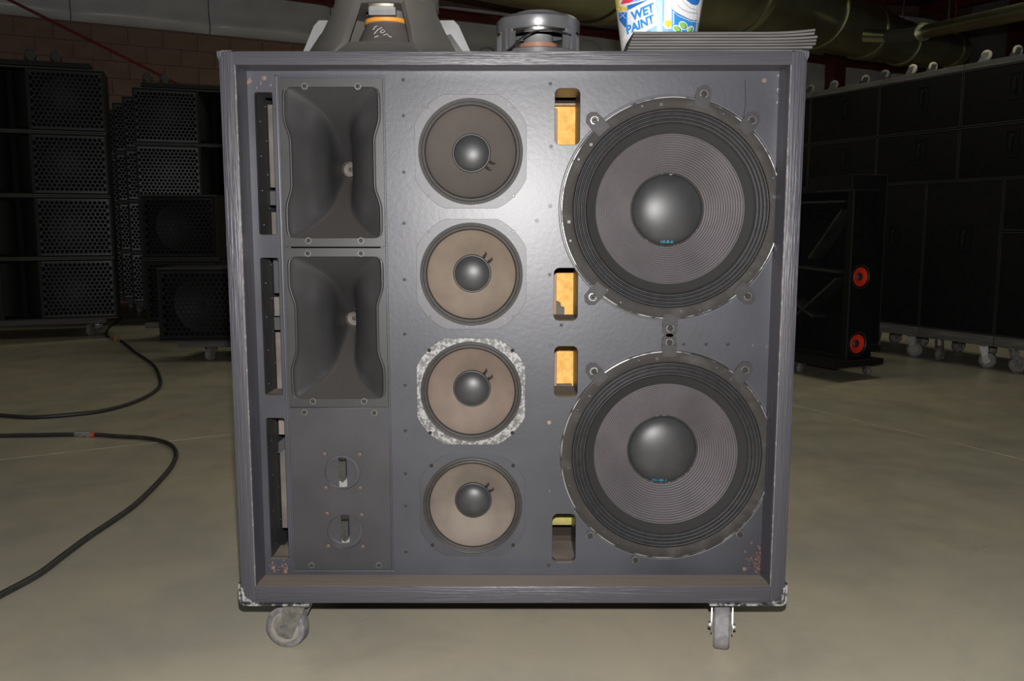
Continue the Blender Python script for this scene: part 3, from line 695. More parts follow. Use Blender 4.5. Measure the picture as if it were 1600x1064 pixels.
def arc(pts, r_=.0016):
    P = [Vector(p) for p in pts]; o = []
    for i in range(len(P)-1):
        p0, p1, p2, p3 = P[max(i-1, 0)], P[i], P[i+1], P[min(i+2, len(P)-1)]
        for k in range(8):
            t = k/8; o.append(.5*((2*p1)+(p2-p0)*t+(2*p0-5*p1+4*p2-p3)*t*t+(3*p1-p0-3*p2+p3)*t*t*t))
    return o+[P[-1]]
mb.tube(arc([(-.085, -.17, .002), (-.062, -.150, .022), (-.035, -.125, .050), (.0, -.112, .066), (.04, -.105, .065), (.07, -.085, .062)]), .0019, 6)
mb.tube(arc([(-.140, -.12, .002), (-.128, -.11, .026), (-.112, -.09, .034), (-.10, -.06, .034)]), .0016, 6)
mb.tube(arc([(.10, -.03, .064), (.125, -.06, .050), (.137, -.09, .022), (.136, -.10, .002)]), .0010, 6)
mb.build('lead_wire', M['wire'], md, smooth='all')

# stack of thin grey sheets
NS = 7; tk = .0054; SX0, SX1 = .234, .622
sl_words = ['bottom', 'second lowest', 'third lowest', 'middle', 'third highest', 'second highest', 'topmost']
for k in range(NS):
    mb = MB(); vs = []; nseg = 16; x0 = SX0+.0022*k; x1 = SX1-.006*abs(k-3)*.4-(.004 if k % 2 else 0)+(.0 if k < 3 else .003)
    if k == 0: x1 -= .022
    z0 = ZT+.0006+k*(tk+.0004)
    for j in range(nseg+1):
        t = j/nseg; x = x0+(x1-x0)*t; zz = z0+.0000+.006*max(0, (t-.72)/.28)**2*(k/6)
        for (yy, dz) in ((.012, 0), (.012, tk*.72), (.015, tk), (.145, tk), (.145, 0)): vs.append((x, yy-(.0008*(k % 3)), zz+dz))
    fs = [(j*5+i, j*5+(i+1) % 5, (j+1)*5+(i+1) % 5, (j+1)*5+i) for j in range(nseg) for i in range(5)]+[tuple(range(5)), tuple(nseg*5+i for i in range(5))]
    mb.add(vs, fs); o = mb.build('grey_sheet', M['sheet'])
    tag(o, 'thin grey sheet, %s of the stack on the cabinet top' % sl_words[k], 'sheet', 'grey sheets stacked beside the cup')

# ---- printed cup (label art wrapped on the cone of the cup)
CY = .262; cupx = B(1029, 30, CY)[0]; zb = ZT+.0005; H_ = .215
rb, rt = .0775, .108
def cr(z): return rb+(rt-rb)*z/H_
cup = thing('printed_cup', 'colourful printed drink cup with a wet paint sign standing behind grey sheets', 'cup', (cupx, CY, zb))
mb = MB(); mb.lathe([(0, .004), (rb-.003, .004), (rb-.002, 0), (rb, 0), (rt, H_), (rt+.003, H_+.002), (rt+.001, H_+.005), (rt-.002, H_+.002), (rb-.002, .006)], 96, 'z')
M['cupw'] = mat('cup_white', (.74, .73, .70), .45); mb.build('cup_body', M['cupw'], cup, smooth=True)
def ink(n, c): M[n] = mat(n, c, .4)
ink('ink_blue', (.03, .17, .55)); ink('ink_sky', (.22, .45, .78)); ink('ink_mid', (.04, .28, .68)); ink('ink_navy', (.01, .05, .25)); ink('ink_yellow', (.85, .62, .04)); ink('ink_red', (.72, .05, .10)); ink('ink_green', (.28, .62, .10)); ink('ink_pale', (.45, .62, .85))
def cup3(px, py, off):
    X, Z = B(px, py, CY-.085); z = Z-zb; r_ = cr(z)+off
    for _ in range(3):
        s = max(-.999, min(.999, (X-cupx)/r_)); a = math.asin(s); X, Z = B(px, py, CY-r_*math.cos(a)); z = Z-zb; r_ = cr(z)+off
    return Vector((r_*math.sin(a), -r_*math.cos(a), z))
def art(name, m, polys, lay, text=None):
    if text:
        body, size, px, py, ang = text
        fc = bpy.data.curves.new('t', 'FONT'); fc.body = body; fc.size = size; fc.offset = size*.045; t = bpy.data.objects.new('t', fc); COL.objects.link(t)
        me = bpy.data.meshes.new_from_object(t.evaluated_get(bpy.context.evaluated_depsgraph_get())); bpy.data.objects.remove(t)
        ca, sa = math.cos(ang), math.sin(ang)
        for v in me.vertices: x, y = v.co.x*.86, v.co.y; v.co = Vector((px+x*ca-y*sa*-1*0-y*-sa*0+0, 0, 0))+Vector((-y*sa*.25, py-(x*sa+y), 0)) if False else Vector((px+x*ca-y*sa*.35, -(py-x*sa-y*ca), 0))
    else:
        me = filled([[(a, -b_) for a, b_ in p] for p in polys], 0)
    bm = bmesh.new(); bm.from_mesh(me)
    for _ in range(3):
        es = [e_ for e_ in bm.edges if e_.calc_length() > 9]
        if es: bmesh.ops.subdivide_edges(bm, edges=es, cuts=1); bmesh.ops.triangulate(bm, faces=bm.faces[:])
    for v in bm.verts: v.co = cup3(v.co.x, -v.co.y, .0004+.00035*lay)
    bmesh.ops.recalc_face_normals(bm, faces=bm.faces[:])
    bm.to_mesh(me); bm.free(); me.materials.clear(); me.materials.append(M[m])
    for p in me.polygons: p.material_index = 0
    return link(name, me, cup)
def c2(pts, s=180/1600.): return [(940+x*s, y*s) for x, y in pts]    # points read on an enlarged crop
TOPY = -260
art('printed_background', 'ink_sky', [c2([(350, TOPY), (1010, TOPY), (1010, 560), (350, 560)])], 0)
art('printed_background', 'ink_mid', [c2([(1000, TOPY), (1365, TOPY), (1352, 100), (1340, 560), (1000, 560)])], 0)
art('printed_background', 'ink_blue', [c2([(250, 170), (350, 170), (350, 375), (320, 385), (260, 290)])], 1)
art('printed_background', 'ink_blue', [c2([(355, 60), (640, -20), (640, 10), (370, 140)])], 1)
art('printed_stripe', 'ink_yellow', [c2([(225, TOPY), (280, TOPY), (255, 90), (350, 100), (350, 145), (250, 150), (250, 210), (222, 120)])], 2)
art('printed_shape', 'ink_red', [c2([(275, 60), (320, -60), (440, -60), (440, 10), (380, 40)])], 2)
art('printed_outline', 'white', [c2([(340, 55), (640, -20), (640, -4), (352, 76)])], 2)
art('printed_outline', 'white', [c2([(248, 280), (262, 285), (330, 385), (355, 380), (355, 395), (325, 400)])], 2)
art('printed_outline', 'ink_pale', [c2([(262, 180), (275, 180), (340, 250), (340, 265)]), ], 3)
art('printed_outline', 'ink_pale', [c2([(340, 180), (330, 180), (262, 245), (270, 252)]), ], 3)
art('printed_sign', 'white', [c2([(362, 150), (640, 0), (640, -40), (750, -40), (760, 160), (770, 345), (620, 430), (620, 560), (300, 560), (370, 380)])], 2)
art('printed_stripe', 'white', [c2([(765, 40), (800, 40), (840, 95), (800, 210), (812, 560), (798, 560), (785, 205), (824, 95), (790, 55), (765, 60)])], 3)
art('printed_stripe', 'white', [c2([(880, TOPY), (975, TOPY), (970, 400), (880, 400), (850, 345), (868, 280)])], 2)
art('printed_shape', 'ink_yellow', [c2([(875, 285), (975, 285), (972, 350), (950, 360), (945, 385), (905, 385), (900, 355), (875, 350)])], 3)
sw = [(975, TOPY), (975, 80)]+[(985+370*t, 130+170*math.sin(t*PI/2)) for t in (0, .2, .4, .6, .8, 1)]+[(1372, 60), (1385, TOPY)]
art('printed_swirl', 'white', [c2(sw)], 2)
art('printed_swirl', 'ink_blue', [c2([(1170, TOPY), (1395, TOPY), (1365, 20), (1345, 60), (1310, 75), (1250, 60), (1180, 5)])], 3)
def band(pts, wd):
    l = [(x, y-wd/2) for x, y in pts]+[(x, y+wd/2) for x, y in pts[::-1]]; return [c2(l)]
art('printed_outline', 'ink_navy', band([(1020, -60), (1050, 60), (1120, 130), (1220, 175), (1330, 185)], 7), 3)
art('printed_outline', 'ink_navy', band([(1085, -60), (1150, 40), (1230, 110), (1320, 140)], 6), 3)
art('printed_outline', 'ink_navy', band([(985, 135), (1060, 190), (1160, 240), (1250, 280), (1350, 290)], 7), 3)
art('printed_outline', 'white', band([(1000, 150), (1060, 215), (1160, 260), (1250, 300), (1350, 306)], 8), 3)
art('printed_outline', 'white', [c2([(995, 160), (1006, 160), (1006, 340), (995, 340)])], 3)
def leafp(cx, cy, a, b_, ang, g=1.0): return c2([(cx+g*(a*math.cos(t)*math.cos(ang)-b_*math.sin(t)*math.sin(ang)), cy+g*(a*math.cos(t)*math.sin(ang)+b_*math.sin(t)*math.cos(ang))) for t in [2*PI*i/20 for i in range(20)]])
for (cx, cy, a, b_, an) in ((1045, 400, 56, 36, .5), (1128, 352, 56, 38, .7), (1228, 408, 42, 28, -.9)):
    art('printed_outline', 'white', [leafp(cx+6, cy+2, a+14, b_+14, an)], 3)
    art('printed_leaf', 'ink_navy', [leafp(cx+8, cy+4, a, b_, an)], 4)
    art('printed_leaf', 'ink_green', [leafp(cx, cy, a-4, b_-5, an)], 5)
art('printed_lettering', 'ink_mid', None, 4, ('WET', 20.5, 940+428*.1125, 288*.1125, R(24)))
art('printed_lettering', 'ink_mid', None, 4, ('PAINT', 19.5, 940+352*.1125, 478*.1125, R(24)))

# ================================================================== CABLES ON THE FLOOR
def fl_path(pts, r_): return [Vector((p.x, p.y, r_+.0005)) for p in arc([FL(*q) for q in pts])]
def cable(name, label, pts, r_=.010):
    t = thing(name, label, 'cable', FL(*pts[len(pts)//2])); off = t.location
    mb = MB(); mb.tube([p-off for p in fl_path(pts, r_)], r_, 8); mb.build('cable_sheath', M['cable'], t, smooth='all'); return t
c1_ = cable('cable', 'black cable curving over the floor nearest the camera, joined by a grey connector', [(-700, 705), (-400, 694), (-220, 690), (-100, 688), (0, 684), (60, 683), (135, 682), (185, 685), (230, 688), (262, 696), (275, 710), (270, 730), (250, 755), (215, 790), (180, 816), (140, 843), (100, 873), (60, 903), (0, 936), (-90, 985), (-250, 1060)], .0095)
M['redrod2'] = mat('red_sleeve', (.45, .06, .03), .5)
def ring(parent, a, b_, r0, m, name):
    p, q = FL(*a), FL(*b_); off = parent.location; mb = MB(); z = Vector((0, 0, .011))
    n = 7; pts = [p+(q-p)*i/(n-1)+z-off for i in range(n)]; mb.tube(pts, [r0*(1 if i % 2 else .8) for i in range(n)], 12); mb.build(name, m, parent, smooth=True)
ring(c1_, (117, 681.5), (143, 683), .0155, M['connect'], 'connector'); ring(c1_, (143, 683), (147, 683.3), .0115, M['redrod2'], 'red_ring')
c2_ = cable('cable', 'black cable running from an orange connector past the left stacks', [(-600, 622), (-350, 630), (-150, 640), (-60, 649), (0, 652), (50, 655), (110, 651), (165, 644), (215, 629), (245, 612), (251, 598), (243, 577), (230, 565), (212, 553), (200, 543), (185, 532), (172, 529), (166, 524), (172, 512), (184, 504), (190, 497)], .010)
ring(c2_, (172, 531), (188, 534), .017, M['connect'], 'connector')
M['orange_p'] = mat('orange_plastic', (.85, .35, .04), .4)
ring(c2_, (179, 532), (186, 533.5), .021, M['orange_p'], 'orange_ring')

# ================================================================== GRILLED CABINETS ON THE LEFT
GW, GH, GD, CW = .57, .515, .42, .30      # grille width, cabinet height, depth, centre width
def hexgrid(wd, ht, pitch=.036, sc=.80, dep=.003):
    mb = MB(); vs = []; fs = []; bw = .005
    dy = pitch*math.sqrt(3)/2; R0 = pitch/math.sqrt(3)
    nx = int((wd-2*bw)/pitch); nyy = int((ht-2*bw-R0*.5)/dy)
    ox = (wd-nx*pitch)/2+pitch/2; oz = (ht-(nyy-1)*dy)/2
    for j in range(nyy):
        for i in range(nx-(j % 2)):
            cx = ox+(i+.5*(j % 2))*pitch; cz = oz+j*dy
            o_ = len(vs)
            for rr, y in ((R0, 0), (R0*sc, 0), (R0*sc, dep)):
                for k in range(6): a = R(30+60*k); vs.append((cx+rr*math.cos(a), y, cz+rr*math.sin(a)))
            for k in range(6):
                k2 = (k+1) % 6; fs.append((o_+k, o_+k2, o_+6+k2, o_+6+k)); fs.append((o_+6+k, o_+6+k2, o_+12+k2, o_+12+k))
    mb.add(vs, fs)
    x0, x1 = ox-pitch/2, ox+(nx-.5)*pitch; z0, z1 = oz-R0*.75, oz+(nyy-1)*dy+R0*.75
    for (a, b_, c, d) in ((0, x0+.002, 0, ht), (x1-.002, wd, 0, ht), (x0, x1, 0, z0+.002), (x0, x1, z1-.002, ht)): mb.box(a, b_, 0, dep, c, d)
    for j in range(nyy):
        if j % 2:
            zz = oz+j*dy; mb.box(x0, x0+pitch/2, 0, dep, zz-R0*.45, zz+R0*.45); mb.box(x1-pitch/2, x1, 0, dep, zz-R0*.45, zz+R0*.45)
    return mb
GMESH = None
def grille_cab(kind='wide'):
    """front at local y=0, x from 0 leftwards; origin = lower right front corner at floor of the box"""
    global GMESH
    w_ = 2*GW+CW if kind == 'wide' else GW+.03
    t = thing('grille_cabinet', 'x', 'speaker cabinet')
    b_ = MB(); th = .018; x0 = -w_
    b_.box(x0, 0, 0, GD, 0, th, .004, m=0); b_.box(x0, 0, 0, GD, GH-th, GH, .004, m=0); b_.box(x0, x0+th, 0, GD, th, GH-th, m=0); b_.box(-th, 0, 0, GD, th, GH-th, m=0)
    b_.box(x0+th, -th, .13, GD, th, GH-th, m=1)
    b_.box(x0, 0, -.002, 0, 0, .008, m=2); b_.box(x0, 0, -.002, 0, GH-.008, GH, m=2)
    if kind == 'wide':
        for x in (-GW, -GW-CW): b_.box(x-.012, x+.012, .0, .13, th, GH-th, m=0)
    b_.build('cabinet_body', [M['blackside'], M['blackbox'], M['blackedge']], t)
    xs = (-GW+.004, -2*GW-CW+.010) if kind == 'wide' else (-GW-.012,)
    for x in xs:
        if GMESH is None: g_ = hexgrid(GW-.018, GH-2*th-.008).build('grille', M['grille'], t); GMESH = g_.data
        else: g_ = link('grille', GMESH, t)
        g_.location = (x, .006, th+.004)
        q = MB(); q.lathe([(.20, 0), (.19, .004), (.14, .03), (.05, .06), (.0, .05)], 24, 'y'); q.build('driver_cone', M['blackside'], t, smooth='all', loc=(x+GW/2-.01, .05, GH/2))
    if kind == 'wide':
        q = MB(); cx = -GW-CW/2      # centre horn: two walls closing to a slot
        for s in (-1, 1): q.prism([(cx+s*(CW/2-.014), .01), (cx+s*(CW/2-.014), .12), (cx+s*.02, .125), (cx+s*.04, .08), (cx+s*.09, .03)], th+.02, GH-th-.02, 'xy')
        q.build('centre_horn', M['blackside'], t, smooth=True)
    else:
        q = MB()
        for k in range(4): q.lathe([(0, -.002), (.009, -.002), (.011, 0)], 10, 'y', (-.006, 0, .08+.12*k))
    return freeze(t)
def dolly(Lx, Dy, name='dolly', flip=False, label='x', cast=(.1,), pale=False, hgt=.165):
    """flat board on casters; local x from -Lx to 0, y 0..Dy"""
    t = thing(name, label, 'dolly')
    q = MB(); z0, z1 = hgt-.045, hgt; q.box(-Lx, 0, 0, Dy, z0, z1, .004); q.build('board', M['plank'], t, smooth=True)
    for (x, y, r_) in cast:
        caster('caster', t, x, y, .055 if hgt > .15 else .05, .03, r_, z0, mats=(M['rubber'] if not pale else M['pvc'], M['hubm'], M['steel']))
    return freeze(t)
AL = R(20)
# --- stack A (far left)
A0 = Vector((-3.40, 5.69, 0)); tiers = ['bottom', 'third from the top', 'second from the top', 'topmost']
protoW = grille_cab('wide'); protoN = grille_cab('narrow'); PW = [protoW]; PN = [protoN]
def place(plist, proto, loc, rz, label, group):
    o = plist.pop() if plist else copy_tree(proto)
    o.location = loc; o.rotation_euler.z = rz; o['label'] = label; o['group'] = group; return o
d_ = dolly(1.5, .8, label='long low dolly under the far-left stack of grilled cabinets', cast=((-.14, .12, R(70)), (-1.32, .12, R(100)), (-.14, .68, 0), (-1.32, .68, 1)))
d_.location = A0+Vector((-.12, .03, 0)); d_.rotation_euler.z = AL
for k in range(4): place(PW, protoW, A0+Vector((-.012*random.random(), 0, .166+k*(GH+.004))), AL, 'wide black grilled cabinet, %s of the far-left stack' % tiers[k], 'grilled cabinets in the far-left stack')
# --- stack B and the ones receding behind it
def stack_at(right_x, Y, rz, word, n=4):
    base = Vector((right_x, Y, 0)); q = dolly(1.4, .42, label='low dolly under the %s' % word, cast=((-.14, .12, 1.2), (-1.3, .12, 1.7), (-.14, .32, 0), (-1.3, .32, 1)))
    q.location = base; q.rotation_euler.z = rz
    for k in range(n): place(PW, protoW, base+Vector((0, 0, .166+k*(GH+.004))), rz, 'black grilled cabinet, %s of the %s' % (tiers[k], word), 'grilled cabinets in the %s' % word)
    return base
def right_of(px, py, rz):      # lower-left front corner known from its top-left corner on the photo
    p = FL(px, py, 2.235); wv = Vector((math.cos(rz), math.sin(rz), 0))*(2*GW+CW); return p+wv
RB = R(20)
for (px, py, wd) in ((206, 136, 'stack beside the red rod'), (190, 150, 'stack one row behind the red rod'), (175, 160, 'stack two rows behind the red rod'), (164, 171, 'farthest receding left stack')):
    p = right_of(px, py, RB); stack_at(p.x, p.y, RB, wd)
# two narrow grilled cabinets in front of stack B, on their own board
BN = ONP(342, 402, Vector((-2.5, 5.35, 0)), R(4)); zl = (.166, .166+GH+.006)
q = dolly(.62, .6, label='low dolly under the two narrow grilled cabinets', cast=((-.1, .1, 1.2), (-.5, .1, 1.7), (-.1, .5, 0), (-.5, .5, 1))); q.location = (BN.x, BN.y, 0); q.rotation_euler.z = R(4)
for k in range(2): place(PN, protoN, (BN.x, BN.y, zl[k]), R(4), 'narrow black grilled cabinet, %s of two behind the small one' % ('lower', 'upper')[k], 'narrow grilled cabinets')
# small front cabinet on a dolly
F0 = Vector((-1.86, 4.26, 0))
q = dolly(.46, .62, label='small caster dolly under the front grilled cabinet', hgt=.15, cast=((-.27, .08, R(75)), (-.06, .08, R(60)), (-.38, .5, 0), (-.06, .5, 1))); q.location = F0+Vector((-.02, .02, 0)); q.rotation_euler.z = R(3)
place(PN, protoN, F0+Vector((0, 0, .151)), R(3), 'small black grilled cabinet standing forward, partly behind the big grey cabinet', 'narrow grilled cabinets')
# upturned dollies lying on top of the stacks
def lid(px_list, base, rz, label, Lx=1.0, z=2.245, xoff=-.1):
    t = thing('upturned_dolly', label, 'dolly', base+Vector((0, 0, z)), rz)
    q = MB(); q.box(xoff-Lx, xoff, .0, .42, 0, .04, .003); q.build('board', M['blackside'], t)
    for x in px_list:
        q = MB(); q.box(x-.045, x+.045, .06, .15, .04, .046); q.prism([(x-.02, .046), (x+.03, .046), (x+.015, .12), (x-.02, .12)], .085, .09); q.prism([(x-.02, .046), (x+.03, .046), (x+.015, .12), (x-.02, .12)], .122, .127)
        c = q.build('caster', M['blackedge'], t); q = MB(); q.lathe([(.01, -.015), (.04, -.015), (.045, -.01), (.045, .01), (.04, .015), (.01, .015)], 20, 'y', (x-.002, .106, .10)); q.build('wheel', M['blackedge'], c, smooth=True)
    return t
lid((-.36, -.55), A0, AL, 'upturned dolly lying on the far-left stack')
pB = right_of(206, 136, RB); lid((-1.15, -1.30), Vector((pB.x, pB.y, 0)), RB, 'upturned dolly lying on the stack beside the red rod', Lx=1.3, xoff=-.06)

# ================================================================== ROW OF BLACK CABINETS ON THE RIGHT
TR = R(26); RP = Vector((3.06, 4.09, 0)); RD = Vector((-math.sin(TR), math.cos(TR), 0)); RN = Vector((math.cos(TR), math.sin(TR), 0))
# local frame: x along the row away from the camera, y into the row (to the right)
RROT = TR+PI/2
def rowbox(name, s0, s1, z0, z1, dy, label, handle=True, group=None, lip=True, dep=.75, cover=False):
    o = thing(name, label, 'speaker cabinet', RP+RD*s0+RN*dy+Vector((0, 0, z0)), RROT, group); w_ = s1-s0-.006; h = z1-z0-.004
    q = MB(); q.box(0, w_, -dep, 0, 0, h, .006); q.build('cabinet_body', M['blackbox'], o, smooth=True)
    q = MB(); e_ = .007
    for (a, b_, c, d) in ((0, e_, 0, h), (w_-e_, w_, 0, h), (e_, w_-e_, h-e_, h), (e_, w_-e_, 0, e_)): q.box(a, b_, 0, .003, c, d)
    q.build('edge_trim', M['blackedge'], o)
    if handle:
        q = MB(); cx, cz = w_*.45, h*.62; a = .045; bz = min(.085, h*.3)
        for (x0, x1, z0_, z1_) in ((-a, -a+.007, -bz, bz), (a-.007, a, -bz, bz), (-a, a, bz-.007, bz), (-a, a, -bz, -bz+.007)): q.box(cx+x0, cx+x1, .0, .006, cz+z0_, cz+z1_)
        q.tube([(cx, .002, cz-bz*.6), (cx, .016, cz-bz*.4), (cx, .016, cz+bz*.4), (cx, .002, cz+bz*.6)], .006, 8)
        q.build('handle', M['blackside'], o)
    return o
ordn = ['nearest', 'second nearest', 'third nearest', 'fourth nearest', 'farthest']
ups = [-.555-.69, -.555, .135, .825, 1.515, 2.205]
for i in range(5):
    rowbox('road_cabinet', ups[i], ups[i+1], 1.262, 1.612, .03, 'black cabinet in the upper right row, lower tier, %s' % ordn[i], group='upper right row of black cabinets')
    rowbox('road_cabinet', ups[i], ups[i+1], 1.614, 1.985, .03, 'black cabinet in the upper right row, upper tier, %s' % ordn[i], group='upper right row of black cabinets')
lows = [-.815, -.235, .345, .925, 1.505, 2.085]
for i in range(5):
    if i == 0:
        rowbox('road_cabinet', lows[i], lows[i+1], .24, .92, 0, 'black cabinet at right edge, lower of the split pair', group='lower right row of black cabinets')
        rowbox('road_cabinet', lows[i], lows[i+1], .924, 1.26, 0, 'short black cabinet at right edge, upper of the split pair', group='lower right row of black cabinets')
    else: rowbox('road_cabinet', lows[i], lows[i+1], .24, 1.26, 0, 'tall black cabinet in the lower right row, %s' % ['', 'nearest', 'middle', 'second farthest', 'farthest'][i], group='lower right row of black cabinets')
    t = thing('dolly', 'worn plank dolly under the %s tall black cabinet at right' % ['right-edge', 'nearest', 'middle', 'second farthest', 'farthest'][i], 'dolly', RP+RD*lows[i], RROT)
    q = MB(); q.box(.002, .572, -.72, 0, .165, .236, .004); q.build('board', M['plank'], t, smooth=True)
    for (x, y, r_) in ((.10, -.10, .5), (.46, -.09, .9+i), (.12, -.6, 1.4), (.45, -.6, .2)): caster('caster', t, x, y, .055, .034, r_, .165, mats=(M['rubberd'], M['hubm'], M['steel']))
# upturned dollies with pale casters on the row's top
wheels = {0: [(1570, 86, .8, 0)], 1: [(1503, 92, 1.4, 1), (1542, 80, .9, 2), (1585, 84, .7, 0)], 2: [(1396, 108, 1.15, 1), (1418, 106, .9, 1)], 3: [(1292, 122, 1.0, 0), (1319, 124, .7, 1), (1366, 112, .9, 0)]}
for i in (1, 2, 3, 4):
    s0, s1 = ups[i], ups[i+1]; t = thing('upturned_dolly', 'upturned plank dolly with casters on the %s right-hand stack top' % ['', 'nearest', 'middle', 'second farthest', 'farthest'][i], 'dolly', RP+RD*s0+RN*.03+Vector((0, 0, 1.986)), RROT)
    q = MB(); q.box(0, s1-s0-.006, -.7, 0, 0, .04, .003); q.build('board', M['plank'], t, smooth=True)
    if i == 2: sp = ((.12, -.12, 1.0, 0, 'hubm'), (.58, -.10, .3, 1, 'pvc'))
    elif i == 3: sp = ((.10, -.12, .2, 1, 'hubm'), (.32, -.14, 1.1, 1, 'pvc'))
    sets = {1: ((.63, -.10, .35, 'pvc'), (.42, -.12, 1.3, 'pvc'), (.28, -.14, 1.2, 'hubm')), 2: ((.52, -.10, .1, 'pvc'), (.38, -.14, 1.35, 'pvc')), 3: ((.60, -.12, .8, 'rubberd'), (.30, -.14, 1.2, 'hubm'), (.02+.06, -.10, .4, 'rubberd')), 4: ((.5, -.1, .4, 'rubberd'), (.15, -.1, 1., 'rubberd'))}[i]
    for x, y, a, mm in sets:
        q = MB(); q.X = Matrix.Translation((x, y, .04)) @ Matrix.Rotation(a, 4, 'Z')
        q.box(-.04, .04, -.04, .04, 0, .004)
        for s in (-1, 1): q.prism([(-.02, .004), (.03, .004), (-.005, .07), (-.04, .07)], s*.017-.002, s*.017+.002)
        c = q.build('caster', M['steel'] if mm == 'pvc' else M['blackedge'], t); q = MB(); q.X = Matrix.Translation((x, y, .04)) @ Matrix.Rotation(a, 4, 'Z')
        q.lathe([(.008, -.010), (.027, -.011), (.033, -.006), (.033, .006), (.027, .011), (.008, .010)], 22, 'y', (-.024, 0, .056)); q.build('wheel', M[mm], c, smooth=True)

# ---- bass bin with red cones, on its dolly
RA = math.atan2(.45, .89)      # direction of the red-cone face
BP = ONP(1322, 560, Vector((2.05, 3.58, 0)), 0); BP.z = 0
bin_ = thing('bass_cabinet', 'tall black bass cabinet with two red cones and folded wooden throat beside the right row', 'speaker cabinet', BP+Vector((0, 0, .125)), RA)
bh = 1.05; bw = .215; bd = .62; th = .016; q = MB()
q.box(0, bw, 0, bd, 0, th, .002, m=0); q.box(0, bw, 0, bd, bh-th, bh, .002, m=0); q.box(bw-th, bw, 0, bd, th, bh-th, m=0); q.box(.03, bw-th, bd-th, bd, th, bh-th, m=0)
q.box(.001, bw-th, .0, .05, th, bh-th, m=0); q.box(.13, bw-th, .05, bd-th, th, bh-th, m=0); q.box(0, .13, bd-.06, bd, th, bh-th, m=0)
q.build('cabinet_body', [M['blackbox']], bin_)
q = MB(); q.box(-.002, .004, -.003, .004, 0, bh); q.box(0, bw, -.002, .003, bh-.006, bh); q.box(-.002, .003, 0, .3, bh-.006, bh); q.build('edge_trim', M['blackedge'], bin_)
for z in (.515, .095):
    q = MB(); q.lathe([(.078, .001), (.078, -.004), (.071, -.004), (.068, .0)], 40, 'y', (.092, -.001, z)); o = q.build('woofer', M['blackedge'], bin_, smooth=True)
    q = MB(); q.lathe([(.060, -.006), (.057, -.010), (.050, -.008), (.043, -.001), (.022, -.001)], 40, 'y', (.085, 0, z)); q.build('cone', M['red'], o, smooth='all')
    q = MB(); q.lathe([(.025, -.001), (.023, -.005), (.015, -.010), (0, -.012)], 30, 'y', (.080, 0, z)); q.build('dust_cap', M['cap'], o, smooth='all')
for (y0, z0, y1, z1) in ((.36, .62, .10, .93), (.10, .54, .5, .56), (.12, .50, .5, .20), (.30, .24, .5, .33), (.08, .98, .5, .98)):
    q = MB(); a = Vector((y0, z0)); c = Vector((y1, z1)); n = (c-a).normalized(); n = Vector((-n.y, n.x))*.007
    q.prism([tuple(a+n), tuple(c+n), tuple(c-n), tuple(a-n)], .01, .129, 'yz'); q.build('throat_board', M['blackedge'], bin_)
bd_ = thing('dolly', 'low black dolly under the bass cabinet with red cones', 'dolly', BP, RA)
q = MB(); q.box(-.16, bw+.05, -.06, bd+.05, .085, .123, .003); q.build('board', M['blackside'], bd_)
for x, y, r_ in ((bw-.0, .02, 1.1), (-.08, .3, .4), (bw, .55, 1.2), (-.08, .55, .3)): caster('caster', bd_, x, y, .036, .024, r_, .085, mats=(M['rubberd'], M['hubm'], M['steel']))
# plain tall cabinet behind it
TP = ONP(1328, 535, Vector((2.12, 3.95, 0)), 0); tc_ = thing('plain_cabinet', 'plain tall black cabinet directly behind the bass cabinet with red cones', 'speaker cabinet', (TP.x, 4.05, .145), R(14))
q = MB(); q.box(0, .27, 0, .5, 0, 1.15, .006); q.build('cabinet_body', M['blackbox'], tc_, smooth=True)
q = MB(); q.box(0, .27, -.003, 0, 1.143, 1.15); q.box(.264, .27, -.003, 0, 0, 1.143); q.box(0, .006, -.003, 0, 0, 1.143); q.box(0, .27, -.003, 0, 0, .007); q.build('edge_trim', M['blackedge'], tc_)
td = thing('dolly', 'low dolly under the plain tall black cabinet at right', 'dolly', (TP.x, 4.05, 0), R(14)); q = MB(); q.box(-.02, .28, -.01, .5, .10, .143, .003); q.build('board', M['blackside'], td)
for x, y, r_ in ((.24, .06, .9), (.03, .06, .5), (.24, .42, 1), (.03, .42, .5)): caster('caster', td, x, y, .045, .028, r_, .10)

# ================================================================== OVERHEAD
# big reducing duct
du = thing('air_duct', 'large reducing round metal duct overhead running away to the right', 'duct', (0, 0, 0))
def dpt(px, py, Y): d = ray(px, py); return CAM+d*(Y-CAM.y)/d.y
CL = [(.74-2.9, 5.95-2.4, 3.35, .66), (.74, 5.95, 3.35, .66), (2.2, 7.2, 3.35, .52), (3.42, 8.45, 3.34, .400), (4.26, 9.15, 3.28, .315), (4.97, 9.75, 3.26, .262), (5.83, 10.15, 3.25, .20)]
names = 0
for (a, b_) in zip(CL, CL[1:]):
    q = MB(); p, r_ = Vector(a[:3]), a[3]; p2 = Vector(b_[:3]); rr = b_[3]; n = 8
    q.tube([p+(p2-p)*i/n for i in range(n+1)], [r_+(rr-r_)*(i/n) for i in range(n+1)], 48, cap=False); q.build('duct_section', M['duct'], du, smooth='all')
    q = MB(); t = (p2-p).normalized(); w_ = .05
    q.tube([p2-t*w_, p2-t*w_*.9, p2+t*w_*.9, p2+t*w_], [rr+.002+.0, rr+.018, rr+.018, rr-.0], 48, cap=False); q.build('duct_collar', M['duct'], du, smooth=True)
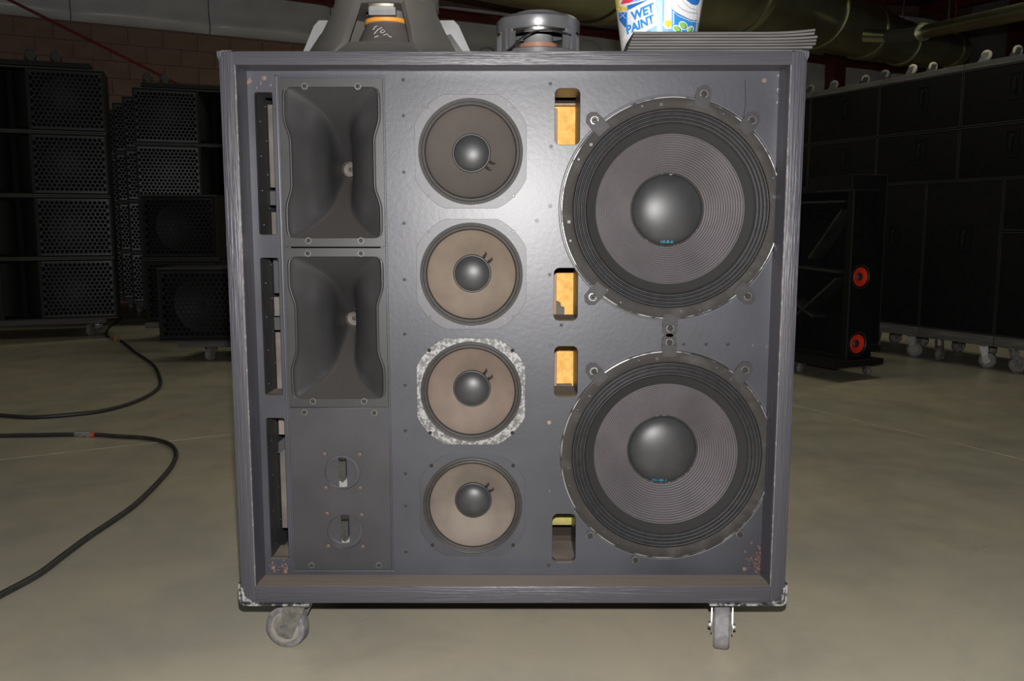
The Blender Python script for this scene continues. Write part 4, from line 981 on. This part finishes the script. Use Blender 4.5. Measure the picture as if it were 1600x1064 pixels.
q = MB(); p2 = Vector(CL[-1][:3]); t = (p2-Vector(CL[-2][:3])).normalized(); q.tube([p2+t*.03, p2+t*.12, p2+t*.16], [.20, .18, .02], 40); q.build('duct_end_cap', M['duct'], du, smooth=True)
for (x, y, z, r_) in CL[1:]:
    q = MB(); q.tube([(x, y, z+r_), (x, y, roofz((Vector((x, y, 0))-P0).dot(E1)))], .012, 6); q.build('hanger_rod', M['girt'], du)
# branch: elbow of flexible hose and straight pipe to the right
br = thing('branch_pipe', 'slim straight branch pipe joined to the big duct by flexible hose', 'pipe', (0, 0, 0))
b0, b1, b2, b3 = dpt(1352, 56, 8.2), dpt(1388, 57, 8.0), dpt(1412, 56, 7.7), dpt(1442, 50, 7.3)
q = MB(); q.tube([b0, b1], .070, 24); q.build('branch_stub', M['duct'], br, smooth=True)
hp = arc([b1, b2, b3]); q = MB(); n = 48; pts = []
for i in range(n+1): f = i/n*(len(hp)-1); k = min(int(f), len(hp)-2); pts.append(hp[k].lerp(hp[k+1], f-k))
q.tube(pts, [.066+.006*(i % 2) for i in range(n+1)], 24); q.build('flexible_hose', M['ferr'], br, smooth='all')
e3 = dpt(1600, 18, 4.95); dirn = (e3-b3).normalized()
q = MB(); q.tube([b3-dirn*.03, b3+dirn*.02, b3+dirn*.022, e3, e3+dirn*3.2], [.088, .088, .066, .066, .066], 28); q.build('straight_pipe', M['duct'], br, smooth=True)
# red rod slanting down in front of the block wall
ra = ONP(15, 0, WP(0, -.35, 0), TH); rb_ = ONP(280, 132, WP(0, -.35, 0), TH); dv = rb_-ra
mb = MB(); mb.tube([ra-dv*.3, rb_+dv*.25], .016, 8); o = mb.build('brace_rod', M['redrod']); tag(o, 'red steel rod slanting down in front of the block wall', 'rod')
# slim hanger standing behind the right row
a = dpt(1478, 90, 12.5); mb = MB(); mb.tube([(a.x, a.y, 0), (a.x, a.y, roofz((Vector((a.x, a.y, 0))-P0).dot(E1)))], .03, 8); o = mb.build('conduit_pole', M['duct']); tag(o, 'slim upright conduit behind the right row of cabinets', 'pole')
print('objects', len(bpy.data.objects))
